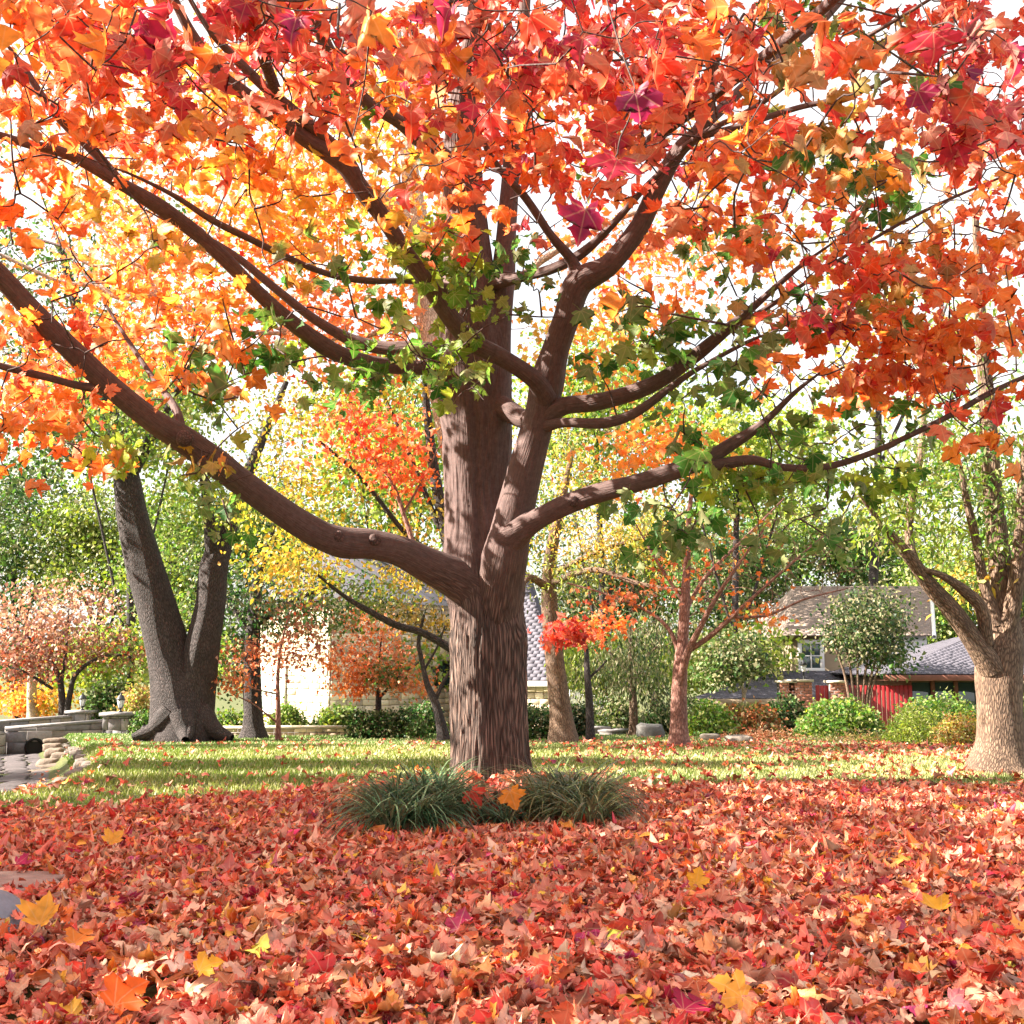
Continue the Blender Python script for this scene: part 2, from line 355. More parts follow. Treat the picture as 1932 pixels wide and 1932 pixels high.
for k_, f_ in (('K', .55), ('S', .5), ('G', 1.05), ('L', .9), ('R', .92), ('M', .88), ('O', .98), ('P', .45), ('B', .95)): PAL[k_] = PAL[k_]*f_
# ------------------------------------------------------------------ tubes
def crom(pts, n):
    pts = np.asarray(pts, float); Pp = np.vstack([2*pts[0]-pts[1], pts, 2*pts[-1]-pts[-2]]); out = []
    for i in range(1, len(Pp)-2):
        t = np.linspace(0, 1, n, endpoint=False)[:, None]; a, b, c, d = Pp[i-1], Pp[i], Pp[i+1], Pp[i+2]
        out.append(.5*((2*b)+(-a+c)*t+(2*a-5*b+4*c-d)*t**2+(-a+3*b-3*c+d)*t**3))
    return np.vstack(out+[pts[-1:]])
class Tubes:
    def __init__(s): s.V = []; s.F = []; s.B = []; s.n = 0
    def add(s, pts, rad, seg=8, bump=0., seed=0, cap=True, roff=0.):
        pts = np.asarray(pts, float); rad = np.asarray(rad, float); m = len(pts)
        tan = norm(np.gradient(pts, axis=0)); ref = np.array([0, 0, 1.]) if abs(tan[0, 2]) < .8 else np.array([0, -1., 0])
        x = norm(np.cross(tan[0], ref)); X = []
        for t in tan: x = norm(x-t*(x@t)); X.append(x)
        X = np.array(X); Yv = np.cross(tan, X); th = np.linspace(0, 2*math.pi, seg, endpoint=False)
        ln = np.concatenate([[0], np.cumsum(np.linalg.norm(np.diff(pts, axis=0), axis=1))])
        c, sn = np.cos(th)[None], np.sin(th)[None]; R = rad[:, None]*np.ones((1, seg))
        if bump: R = R*(1+bump*fbm(c*1.4+seed, sn*1.4, ln[:, None]*1.5/max(rad[0], .02)*.12, 3, seed))
        V = pts[:, None]+R[..., None]*(c[..., None]*X[:, None]+sn[..., None]*Yv[:, None])
        B = np.stack([c*np.maximum(rad, .01)[:, None], sn*np.maximum(rad, .01)[:, None], ln[:, None]*np.ones((1, seg))+roff+seed*1.7], -1)
        i = np.arange(m-1)[:, None]*seg; j = np.arange(seg)[None]; j2 = (j+1) % seg
        F4 = np.stack([i+j, i+j2, i+seg+j2, i+seg+j], -1).reshape(-1, 4)+s.n
        s.V.append(V.reshape(-1, 3)); s.B.append(B.reshape(-1, 3)); s.F.append(F4); s.n += m*seg
        return s
    def build(s, name, mat, parent=None):
        if not s.V: return None
        return mesh(name, np.concatenate(s.V), [np.concatenate(s.F)], mat, parent, bark=np.concatenate(s.B), smooth=True)
def limb_pts(spec, n=8):
    """spec rows (px,py,Y,width_px) -> world centre line + radii"""
    p = np.array([[*P(a, b, Y), w*.5*Y/F] for a, b, Y, w in spec]); q = crom(p, n); q[:, 3] = np.maximum(q[:, 3], .004); return q
def twigs(skel, targets, r, r0=.010, r1=.003, sag=.1, seg=4, maxlen=9, tube=None, wander=.12):
    """connect each target to the nearest point of the growing skeleton; returns Tubes and end directions"""
    tb = tube or Tubes(); S_ = [np.asarray(skel)[:, :3]]; pts = S_[0]
    d0 = np.array([np.min(np.linalg.norm(pts-t, axis=1)) for t in targets]); order = np.argsort(d0); dirs = np.zeros((len(targets), 3)); segs = [None]*len(targets)
    buf = np.zeros((len(pts)+len(targets)*5, 3)); buf[:len(pts)] = pts; nb = len(pts)
    for i in order:
        t = targets[i]; dd = np.linalg.norm(buf[:nb]-t, axis=1)+.35*np.maximum(0, buf[:nb, 2]-t[2]); a = buf[np.argmin(dd)]
        L = np.linalg.norm(t-a)
        mid = (a+t)/2+np.array([0, 0, 1])*sag*L*r.uniform(-.6, 1)+r.normal(0, wander*.5*L, 3); m2 = a*.25+t*.75+np.array([0, 0, 1])*sag*L*.6+r.normal(0, wander*.3*L, 3)
        q = crom([a, mid, m2, t], 3); buf[nb:nb+4] = q[[3, 5, 7, 9]]; nb += 4
        rr = r0*(.5+min(L, 2.)*.5); tb.add(q, np.linspace(rr, r1, len(q)), seg); dirs[i] = norm(q[-1]-q[-4]); segs[i] = q
    return tb, dirs, segs
def hang(dirs, r, N, droop=1.):
    tip = dirs*.5+r.normal(0, .55, (N, 3)); tip[:, 2] -= droop
    nor = r.normal(0, 1, (N, 3)); nor[:, 2] += .6; return tip, nor
def sprays(parent, skel, centers, counts, pals, size, T, mat, r, rad=.22, name='foliage', tw=None, twmat=None, droop=.9, flat=.6, r0=.01, ret=False):
    tb, dirs, segs = twigs(skel, centers, r, r0=r0, tube=tw)
    pos, tips, nors, cols, cols2, szs = [], [], [], [], [], []
    for i, c in enumerate(centers):
        n = int(counts[i]);
        if n <= 0: continue
        off = r.normal(0, 1, (n, 3))*np.array([1, 1, flat])*(rad if np.isscalar(rad) else rad[i])
        t, no = hang(np.tile(dirs[i], (n, 1)), r, n, droop)
        pos.append(c+off); tips.append(t); nors.append(no)
        base = pick(pals[i], 1, r)[0]; cc = pick(pals[i], n, r); cols.append(cc*.42+base*.58); c2 = pick(pals[i], n, r); cols2.append(c2*.5+cc*.3+base*.2)
        szs.append(np.clip(size*np.exp(r.normal(0, .25, n)), size*.45, size*1.5))
    a = [np.concatenate(v) for v in (pos, tips, nors, cols, cols2, szs)]
    if ret: return tb, a
    if twmat: tb.build('twigs', twmat, parent)['kind'] = 'stuff'
    o = cloud(name, a[0], a[1], a[2], a[5], a[3], T, mat, parent, col2=a[4], r=r); o['kind'] = 'stuff'; return o
def ell_points(cr, n, r):
    """n clump centres in ellipsoid (px,py,Y,rx,ry,rY)"""
    px, py, Y, rx, ry, rY = cr[:6]; v = norm(r.normal(0, 1, (n, 3)))*(r.random((n, 1))**.45)
    return np.array([P(px+rx*a, py+ry*b, Y+rY*c) for a, b, c in v])
def tree(name, label, cat, limbs, bark, crowns, size=.08, T=None, mat=None, seed=1, rad=.3, trunk_name='trunk', per=30, flat=.7, group=None, droop=.5, seg=16, bump=.08, extra=None, r0=.012, dY=0.):
    """crowns: (px,py,Y,rx,ry,rY,nclumps,palette)"""
    r = np.random.default_rng(seed); T = T or T_STAR; mat = mat or M_FAR
    limbs = [[(a_, b_, c_+dY, d_) for a_, b_, c_, d_ in l] for l in limbs]; crowns = [(c[0], c[1], c[2]+dY)+tuple(c[3:]) for c in crowns]; qs = [limb_pts(l) for l in limbs]; b = qs[0][0]; e = empty(name, (b[0], b[1], b[2]), label=label, cat=cat, group=group)
    for i, q in enumerate(qs):
        big = q[0, 3] > .05
        rad_ = q[:, 3].copy()
        if i == 0:
            rad_ *= 1+.32*np.exp(-np.linalg.norm(q[:, :3]-q[0, :3], axis=1)/(rad_[0]*1.1)); q[0, 2] -= .08
        tb = Tubes().add(q[:, :3], rad_, seg if big else 8, bump=bump, seed=seed+i); tb.build(trunk_name if i == 0 else 'limb', bark, e)
    skel = np.concatenate(qs); cen, cnt, pl = [], [], []
    for cr in crowns:
        c = ell_points(cr, cr[6], r); cen.append(c); pl += [cr[7]]*len(c); k = cr[8] if len(cr) > 8 else per; cnt += list(r.integers(int(k*.5), int(k*1.5)+1, len(c)))
    sprays(e, skel, np.concatenate(cen), cnt, pl, size, T, mat, r, rad=rad, twmat=bark, flat=flat, droop=droop, r0=r0)
    return e

# ------------------------------------------------------------------ terrain
xs = np.unique(np.concatenate([np.linspace(-220, -20, 21), np.linspace(-20, 20, 201), np.linspace(20, 220, 21)]))
ys = np.unique(np.concatenate([np.linspace(-40, -2, 10), np.linspace(-2, 32, 171), np.linspace(32, 380, 60)]))
X, Y = np.meshgrid(xs, ys); V = np.stack([X, Y, gz(X, Y)], -1).reshape(-1, 3); nx = len(xs)
i, j = np.meshgrid(np.arange(len(ys)-1), np.arange(nx-1), indexing='ij'); k = (i*nx+j).ravel()
lawn = mesh('lawn', V, [np.stack([k, k+1, k+nx+1, k+nx], 1)], M_LAWN, smooth=True); tag(lawn, kind='structure')
lawn['label'] = 'mown lawn sloping gently away beneath the trees'

# ------------------------------------------------------------------ main maple
main = empty('maple_tree', (-.207, 10.2, 0), label='large central maple with thick furrowed trunk and spreading limbs of red and orange leaves', cat='tree')
rm = np.random.default_rng(42)
# trunk with flutes and furrowed bark, as real relief
tspec = [(926, 1500, 10.2, 150), (925, 1478, 10.2, 142), (923, 1400, 10.2, 137), (921, 1300, 10.2, 139), (921, 1210, 10.2, 141), (917, 1150, 10.2, 136), (914, 1110, 10.2, 150), (908, 1060, 10.2, 142), (903, 1000, 10.2, 128),
         (900, 930, 10.2, 124), (900, 850, 10.2, 132), (897, 770, 10.2, 140), (895, 700, 10.15, 142), (893, 640, 10.1, 128), (886, 560, 10.1, 110), (880, 460, 10.1, 92), (872, 330, 10.1, 78), (876, 200, 10.1, 66), (900, 60, 10.1, 54), (915, -120, 10.2, 42), (920, -500, 10.2, 20)]
tq = limb_pts(tspec, 30); m_ = len(tq); sg = 170
th = np.linspace(0, 2*math.pi, sg, endpoint=False)[None]; ln = np.concatenate([[0], np.cumsum(np.linalg.norm(np.diff(tq[:, :3], axis=0), axis=1))])[:, None]
ct, st_ = np.cos(th), np.sin(th)
R0 = tq[:, 3:4]; low = np.clip((2.2-ln)/.5, 0, 1)
flute = .035*np.cos(3*th+.6+.25*np.sin(ln*1.3))+.03*np.cos(5*th+2.1+ln*.4)
gro = -.09*np.exp(-((np.angle(np.exp(1j*(th-(-math.pi/2+.02*np.sin(ln*3)))))/.11)**2))*(1-low*.2)      # long groove facing the camera
gro = gro-.06*np.exp(-((np.angle(np.exp(1j*(th-(-math.pi/2+.75)))))/.2)**2)
wx = ct*1.9+.25*vnoise(ct*3, st_*3, ln*2.5, 9); wy = st_*1.9+.25*vnoise(ct*3+7, st_*3, ln*2.5, 8)
rid = 1-np.abs(fbm(wx*3.4, wy*3.4, ln*1.1, 3, 21)); rid2 = 1-np.abs(fbm(wx*8, wy*8, ln*3.2, 2, 31))
rel = (.022*(rid-.7)*1.6+.010*(rid2-.6)*1.6)*(.45+.55*low)
flare = 1+.16*np.exp(-np.clip(ln-.1, 0, 9)/.13)*(1+.6*np.cos(4*th+1))
Rr = R0*(1+flute+gro)*flare+rel
Vt = np.stack([tq[:, 0:1]+Rr*ct, tq[:, 1:2]+Rr*st_*.95, tq[:, 2:3]+0*th], -1).reshape(-1, 3)
Bt = np.stack([R0*ct, R0*st_, ln+0*th], -1).reshape(-1, 3)
ii = np.arange(m_-1)[:, None]*sg; jj = np.arange(sg)[None]; j2 = (jj+1) % sg
mesh('trunk', Vt, [np.stack([ii+jj, ii+j2, ii+sg+j2, ii+sg+jj], -1).reshape(-1, 4)], M_BARK, main, bark=Bt, smooth=True)
LIMBS = [
 [(925, 1180, 10.25, 60), (900, 1125, 10.12, 92), (862, 1092, 9.98, 84), (800, 1062, 9.8, 70), (755, 1040, 9.7, 64), (700, 1027, 9.6, 62), (640, 1022, 9.45, 62), (570, 990, 9.3, 60), (480, 928, 9.1, 58), (410, 875, 8.9, 56), (350, 832, 8.75, 58), (290, 795, 8.6, 52), (215, 735, 8.4, 48), (140, 665, 8.2, 46), (60, 585, 8.0, 44), (-20, 500, 7.8, 42), (-160, 380, 7.5, 34), (-330, 240, 7.2, 20)],
 [(922, 1290, 10.3, 60), (926, 1210, 10.2, 84), (936, 1140, 10.08, 96), (948, 1075, 9.93, 94), (964, 1000, 9.78, 82), (990, 890, 9.65, 74), (1018, 790, 9.6, 66), (1030, 735, 9.55, 68), (1045, 670, 9.45, 56), (1068, 600, 9.3, 54), (1092, 535, 9.2, 58), (1150, 500, 9.1, 44), (1205, 430, 9.0, 42), (1240, 355, 8.85, 40), (1280, 285, 8.7, 34), (1325, 235, 8.5, 30), (1345, 140, 8.3, 26), (1350, 20, 8.1, 22), (1360, -200, 7.8, 12)],
 [(1030, 750, 9.5, 50), (1008, 716, 9.35, 40), (950, 676, 9.2, 36), (900, 650, 9.1, 38), (858, 610, 9.0, 38), (810, 540, 8.85, 38), (765, 475, 8.7, 36), (715, 400, 8.5, 36), (680, 355, 8.4, 38), (645, 305, 8.3, 44), (590, 270, 8.2, 38), (520, 220, 8.0, 34), (460, 175, 7.9, 30), (420, 145, 7.8, 30), (360, 60, 7.6, 22), (300, -60, 7.4, 14)],
 [(905, 720, 10.1, 60), (825, 697, 9.9, 34), (760, 692, 9.7, 32), (690, 684, 9.5, 34), (620, 658, 9.3, 34), (540, 600, 9.1, 32), (480, 545, 8.95, 30), (420, 485, 8.8, 30), (370, 440, 8.7, 32), (300, 390, 8.5, 32), (225, 345, 8.3, 28), (130, 292, 8.1, 24), (40, 268, 7.9, 18), (-80, 230, 7.6, 10)],
 [(905, 690, 10.1, 50), (800, 660, 10.2, 32), (720, 656, 10.3, 28), (660, 640, 10.3, 24), (590, 600, 10.2, 20), (520, 545, 10.1, 18), (440, 480, 10.0, 15), (370, 440, 9.9, 12)],
 [(890, 560, 10.1, 40), (790, 532, 9.6, 14), (700, 530, 9.4, 14), (630, 520, 9.2, 14), (560, 494, 9.0, 13), (480, 455, 8.8, 14), (400, 415, 8.6, 14), (330, 370, 8.4, 10), (250, 330, 8.2, 6)],
 [(1015, 800, 9.6, 50), (1060, 768, 9.5, 38), (1120, 760, 9.4, 36), (1190, 742, 9.3, 34), (1250, 715, 9.2, 32), (1310, 672, 9.1, 28), (1350, 640, 9.0, 24), (1420, 580, 8.8, 16), (1500, 510, 8.6, 10)],
 [(1015, 810, 9.6, 30), (1060, 798, 9.4, 20), (1140, 798, 9.2, 22), (1200, 778, 9.1, 20), (1260, 735, 9.0, 16), (1310, 700, 8.9, 12), (1400, 650, 8.7, 8)],
 [(965, 1010, 9.75, 70), (1005, 985, 9.55, 46), (1060, 956, 9.4, 42), (1130, 930, 9.25, 38), (1200, 912, 9.1, 36), (1270, 890, 9.0, 34), (1330, 868, 8.9, 30), (1385, 835, 8.8, 24), (1440, 798, 8.7, 16), (1500, 740, 8.5, 10)],
 [(1300, 880, 8.95, 22), (1360, 876, 8.85, 26), (1420, 868, 8.75, 20), (1480, 882, 8.65, 15), (1560, 880, 8.5, 14), (1640, 856, 8.4, 13), (1720, 820, 8.3, 12), (1800, 780, 8.2, 12), (1870, 740, 8.1, 11), (1960, 700, 8.0, 8)],
 [(1092, 530, 9.2, 40), (1078, 490, 9.15, 22), (1040, 445, 9.0, 18), (1010, 400, 8.9, 18), (985, 365, 8.8, 17), (940, 315, 8.6, 14), (900, 240, 8.4, 10), (880, 150, 8.2, 7)],
 [(900, 540, 10.1, 40), (985, 522, 9.7, 22), (1040, 508, 9.4, 22), (1095, 480, 9.2, 22), (1150, 430, 9.0, 16), (1220, 350, 8.8, 12)],
 [(905, 1010, 10.15, 60), (928, 800, 10.08, 66), (940, 640, 10.05, 54), (950, 520, 10.1, 48), (960, 380, 10.2, 40), (975, 200, 10.3, 34), (990, 0, 10.4, 26), (1000, -250, 10.5, 14)],
 [(1005, 790, 9.65, 40), (985, 790, 9.8, 40), (950, 770, 10, 50), (930, 760, 10.1, 50)],
 [(700, 395, 8.45, 20), (655, 300, 8.35, 24), (560, 215, 8.0, 24), (500, 165, 7.8, 22), (430, 95, 7.6, 18), (390, 50, 7.4, 12), (330, -50, 7.2, 8)],
 [(872, 330, 10.1, 50), (760, 235, 9.4, 30), (690, 190, 9.0, 30), (640, 130, 8.7, 30), (600, 50, 8.4, 26), (560, -80, 8.0, 16)],
 [(225, 345, 8.3, 24), (180, 290, 8.2, 22), (120, 230, 8.1, 22), (85, 190, 8.0, 18), (40, 120, 7.9, 12)],
 [(340, 825, 8.7, 30), (335, 780, 8.8, 18), (310, 740, 9.0, 15), (290, 715, 9.1, 12), (240, 640, 9.3, 9), (190, 560, 9.5, 5)],
 [(215, 735, 8.4, 30), (150, 728, 8.3, 16), (90, 712, 8.2, 15), (0, 690, 8.1, 14), (-80, 660, 8.0, 10)],
 [(1275, 290, 8.7, 18), (1330, 250, 8.3, 13), (1420, 205, 7.9, 12), (1500, 150, 7.6, 11), (1600, 90, 7.3, 10), (1720, 20, 7.0, 8), (1850, -60, 6.7, 5)],
 [(1330, 235, 8.5, 24), (1430, 140, 8.9, 22), (1490, 90, 9.2, 20), (1560, 30, 9.4, 18), (1640, -60, 9.6, 12)],
 [(1300, 262, 8.6, 18), (1390, 240, 8.4, 13), (1500, 205, 8.2, 12), (1620, 175, 8.0, 10), (1760, 110, 7.8, 7), (1932, 60, 7.5, 5)],
 [(1350, 640, 9.0, 14), (1480, 560, 8.9, 9), (1600, 480, 8.7, 8), (1740, 400, 8.5, 7), (1900, 330, 8.3, 5)],
]
skel = [tq]
for k, l in enumerate(LIMBS):
    (xa, ya, Ya_, wa_), (xb, yb, Yb2, wb_) = l[-2], l[-1]; l = l+[(xb+(xb-xa)*.7, yb+(yb-ya)*.7+8, Yb2+(Yb2-Ya_)*.7, wb_*.5), (xb+(xb-xa)*1.5, yb+(yb-ya)*1.2, Yb2+(Yb2-Ya_)*1.5, 1.5)]
    q = limb_pts(l, 10); q[:, 3] *= .93
    if k == 8: q[:, 3] *= 1+.10*np.interp(np.arange(len(q)), [0, 15], [1, 0])
    kn = 1+.10*np.clip(vnoise(np.linalg.norm(q[:, :3]-q[0, :3], axis=1)*3.1+k*5, k, 0, 2), 0, 1)
    o = Tubes().add(q[:, :3], q[:, 3]*kn, 28 if q[3, 3] > .06 else 14, bump=.07, seed=k).build('limb', M_BARK, main); skel.append(q[8:])
# knots: healed branch collars standing proud of the limbs
for (px, py, Yk, w) in ((348, 826, 8.52, 26), (640, 1012, 9.28, 18), (708, 1018, 9.42, 18), (1085, 945, 9.22, 17)):
    c = P(px, py, Yk); rr = w*.5*Yk/F; tb = Tubes()
    tt = np.linspace(0, 1, 9); d = norm(np.array([.25, -1, -.1])); pts = c[None]+d[None]*(tt[:, None]-1)*rr*1.3
    tb.add(pts, rr*(1.25-.45*tt**2)*np.array([1]*6+[.8, .45, .02]), 14, bump=.12, seed=3); tb.build('knot', M_LIMB, main)
skel = np.concatenate(skel)
GRID = ["RO6 ORM6 RM7 RMM7 OMR7 MR8 MMO8 MR8 ORM8 GOR6 RG4 RM7",
        "RRO6 RO5 ORY5 OR5 OYG5 RMO7 RO7 ORM8 OR6 OG5 RO4 MR7",
        "O5 OYG4 OY4 YO3 OYG3 OR5 RMO5 RMO6 OR4 OR5 GGO6 RO7",
        "O3 O3 YO3 GO2 GL3 GL4 G1 O1 G3 RRM7 OGR6 OR7",
        "RO4 O4 OG3 G2 G2 GL2 G0 G2 G5 OR6 OR8 OR7",
        "O3 O2 GL2 G0 G0 G0 G0 G0 G2 G4 G3 O2",
        "O0 G0 G1 G0 G0 G0 G0 G1 G2 G2 G0 G0"]
DEP = [(4.6, 10.5), (5.2, 10.5), (6.2, 10), (7.0, 9.8), (7.4, 9.6), (7.6, 9.2), (8, 9.1)]
cen, cnt, pal = [], [], []
for rw, line in enumerate(GRID):
    for cl, s in enumerate(line.split()):
        d = int(s[-1]); p = s[:-1]; nc = d*(3.6, 3.3, 2.5, 2.3, 2.6, 2.6, 3)[rw]
        nc = int(nc+rm.random())
        for _ in range(nc):
            Yc = rm.uniform(*DEP[rw])
            if cl in (5,) and rw in (3, 4): Yc = rm.uniform(8.2, 9.3)
            cen.append(P(cl*161+rm.uniform(-10, 171), rw*150+rm.uniform(-10, 160), Yc)); cnt.append(rm.integers(3, 8)); pal.append(p)
# clusters placed where the photograph shows marked ones
for (px, py, Yc, rx, ry, n, p) in ((850, 490, 9.0, 80, 60, 17, 'GLL'), (850, 650, 8.8, 50, 55, 9, 'GLL'), (630, 480, 8.6, 40, 40, 4, 'G'), (500, 650, 8.8, 80, 30, 8, 'GGL'), (690, 700, 9.0, 60, 30, 6, 'G'), (1260, 640, 8.8, 80, 55, 12, 'GGL'),
                                   (1490, 560, 8.2, 90, 70, 14, 'GGO'), (1560, 880, 8.4, 90, 35, 9, 'GL'), (1400, 890, 8.6, 70, 30, 8, 'GL'), (1640, 500, 7.8, 120, 60, 14, 'RRO'), (1740, 640, 8.0, 120, 60, 18, 'OOR'), (1780, 730, 8.0, 80, 30, 8, 'OR'),
                                   (1190, 950, 9.0, 30, 20, 2, 'G'), (410, 860, 8.6, 30, 40, 4, 'GLO'), (1630, 330, 8.4, 110, 60, 10, 'GGK'), (240, 850, 8.5, 30, 20, 3, 'L'), (960, 500, 9.2, 40, 40, 5, 'GG'), (1540, 40, 8.2, 80, 50, 8, 'G'), (60, 650, 8.2, 50, 60, 5, 'RO')):
    for _ in range(n): cen.append(P(px+rm.normal()*rx*.6, py+rm.normal()*ry*.6, Yc+rm.uniform(-.5, .5))); cnt.append(rm.integers(4, 8)); pal.append(p)
tb, A = sprays(main, skel, np.array(cen), cnt, pal, .128, T_MAPLE, M_LEAF, rm, rad=.11, droop=1.0, r0=.011, ret=True)
pos, tips, nors, cols, cols2, szs = A
# leaves grow clear of the limbs they hang from: most of those that would cover a limb are dropped
lx, ly = proj(skel[:, :3]); lw = 0*lx+14; LS = np.stack([lx, ly], 1); qx, qy = proj(pos); dm = np.full(len(pos), 1e9)
for k0 in range(0, len(LS), 200):
    dm = np.minimum(dm, np.min(np.hypot(qx[:, None]-LS[None, k0:k0+200, 0], qy[:, None]+22-LS[None, k0:k0+200, 1]), 1))
drop = (dm < 30) & (rm.random(len(pos)) < np.where(qy < 230, .45, np.where((qx > 740) & (qx < 1010) & (qy < 740), .25, .72))); kp = ~drop
pos, tips, nors, cols, cols2, szs = [v[kp] for v in (pos, tips, nors, cols, cols2, szs)]
# keep leaves clear of the trunk's axis
d = pos[:, :2]-np.array([[-.25, 10.2]]); near = (np.linalg.norm(d, axis=1) < .33) & (pos[:, 2] < 6); pos[near, 1] -= .6
# the big leaves nearest the camera, on twigs of their own
NEAR = [(775, 235, 3.5, 'MR'), (1198, 205, 3.4, 'M'), (1165, 330, 3.5, 'M'), (1105, 425, 3.5, 'M'), (765, 385, 4.4, 'R'), (925, 245, 4.6, 'R'), (665, 300, 3.9, 'YO'), (405, 130, 4.0, 'O'), (1830, 100, 3.3, 'M'), (1760, 90, 3.5, 'M'), (1900, 120, 3.6, 'M'),
        (330, 40, 3.4, 'M'), (250, 30, 3.6, 'R'), (560, 60, 3.5, 'RM'), (60, 260, 4.4, 'MT'), (1480, 260, 4.4, 'R'), (1400, 280, 4.2, 'O'), (1100, 100, 3.8, 'M'), (1050, 160, 4.0, 'R'), (700, 60, 3.6, 'O'), (200, 100, 3.8, 'O'), (130, 60, 3.8, 'R'), (30, 150, 4, 'R'),
        (870, 330, 4.6, 'R'), (820, 320, 4.8, 'O'), (940, 420, 5.2, 'O'), (1550, 430, 5.2, 'R'), (1620, 440, 5.2, 'MR'), (1600, 500, 5.2, 'R'), (850, 40, 3.7, 'M'), (1000, 60, 3.8, 'MR'), (1250, 80, 3.9, 'M'), (1330, 330, 4.9, 'O'), (1140, 20, 3.6, 'M'), (470, 120, 4, 'R'), (1240, 140, 4.2, 'R')]
fr = crom(np.array([[-.15, 9.9, 6.4], [-.2, 8, 6.2], [0, 6, 5.4], [.2, 4.6, 4.3], [.3, 3.2, 3.6]]), 8)
fr2 = crom(np.array([[.9, 8.6, 5.2], [1.6, 6.5, 4.9], [1.5, 4.6, 4.1], [1.2, 3.2, 3.4]]), 8); fr3 = crom(np.array([[-1.8, 8.0, 5.4], [-1.7, 6.2, 5.2], [-1.4, 4.6, 4.2], [-1.2, 3.3, 3.4]]), 8)
for f in (fr, fr2, fr3): Tubes().add(f, np.linspace(.05, .012, len(f)), 10, bump=.06).build('limb', M_LIMB, main)
nc = np.array([P(a, b-40, c) for a, b, c, _ in NEAR]); tb, dn, _ = twigs(np.concatenate([fr, fr2, fr3]), nc, rm, r0=.005, r1=.0025, tube=tb)
npos = np.array([P(a, b-30, c) for a, b, c, _ in NEAR]); N = len(npos)
ntip = np.stack([rm.normal(0, .35, N), rm.normal(0, .25, N), -np.ones(N)], 1); nnor = np.stack([rm.normal(0, .35, N), -np.ones(N), rm.normal(.3, .3, N)], 1)
ncol = np.concatenate([pick(p, 1, rm) for *_, p in NEAR]); ncol2 = np.concatenate([pick(p, 1, rm) for *_, p in NEAR])
tw = tb.build('twigs', M_LIMB, main); tw['kind'] = 'stuff'
pos = np.concatenate([npos, pos]); tips = np.concatenate([ntip, tips]); nors = np.concatenate([nnor, nors]); cols = np.concatenate([ncol, cols]); cols2 = np.concatenate([ncol2, cols2]); szs = np.concatenate([np.full(N, .125), szs])
# the 300 that show largest are parts of their own
ppx, ppy = proj(pos); inside = (ppx > -20) & (ppx < 1952) & (ppy > -40) & (ppy < 1932)
face = np.abs(np.sum(norm(nors)*norm(pos-np.array([[0, 0, CH]])), 1)); score = np.where(inside, szs/pos[:, 1]*(.5+face), 0); score[:N] += 1
order = np.argsort(-score); top, rest = order[:300], order[300:]
def leaf_objects(idx, pos, tips, nors, szs, cols, cols2, T, mat, parent, name, r, ncolors=24):
    cache = {}; tip = norm(tips); X_ = norm(np.cross(tip, nors)); Z_ = np.cross(X_, tip); q = []
    from mathutils import Matrix
    for i in idx:
        t = int(r.integers(0, len(T))); key = (t, tuple(np.round(cols[i]*5).astype(int)), tuple(np.round(cols2[i]*3).astype(int)))
        if key not in cache:
            Vv, F3, lv, e = T[t]; c = cols[i][None]*(1-e[:, None])+cols2[i][None]*e[:, None]
            o = mesh(name, Vv, [F3], mat, None, col=c, uv=lv); cache[key] = o.data
        else: o = bpy.data.objects.new(name, cache[key]); COL.objects.link(o)
        o.parent = parent; R3 = np.stack([X_[i], tip[i], Z_[i]], 1)*szs[i]; w = wloc(parent)
        mt = Matrix([[*map(float, R3[a]), float(pos[i][a]-w[a])] for a in range(3)]+[[0, 0, 0, 1]]); o.matrix_local = mt; q.append(o)
    return q
leaf_objects(top, pos, tips, nors, szs, cols, cols2, T_DROOP, M_LEAF, main, 'leaf', rm)
cloud('foliage', pos[rest], tips[rest], nors[rest], szs[rest], cols[rest], T_MAPLE, M_LEAF, main, col2=cols2[rest], r=rm)['kind'] = 'stuff'
# the crown above the picture
cu, cn, pu = [], [], []
while len(cu) < 620:
    v = norm(rm.normal(0, 1, 3))*rm.random()**.4; c = np.array([-.2, 9.2, 6.6])+v*np.array([6.0, 5.6, 4.2])
    if c[2] < 1.5: continue
    a, b = proj(c)
    if c[1] > .5 and -60 < a < 1990 and b > -90: continue
    if c[1] > 10.4: continue
    if c[2] < 3.2: continue
    cu.append(c); cn.append(rm.integers(9, 16)); pu.append(rm.choice(['RO', 'OY', 'GO', 'MR', 'OOG']))
sprays(main, skel, np.array(cu), cn, pu, .15, T_QUAD, M_LEAF, rm, rad=.22, name='upper_foliage', twmat=M_LIMB, r0=.012)
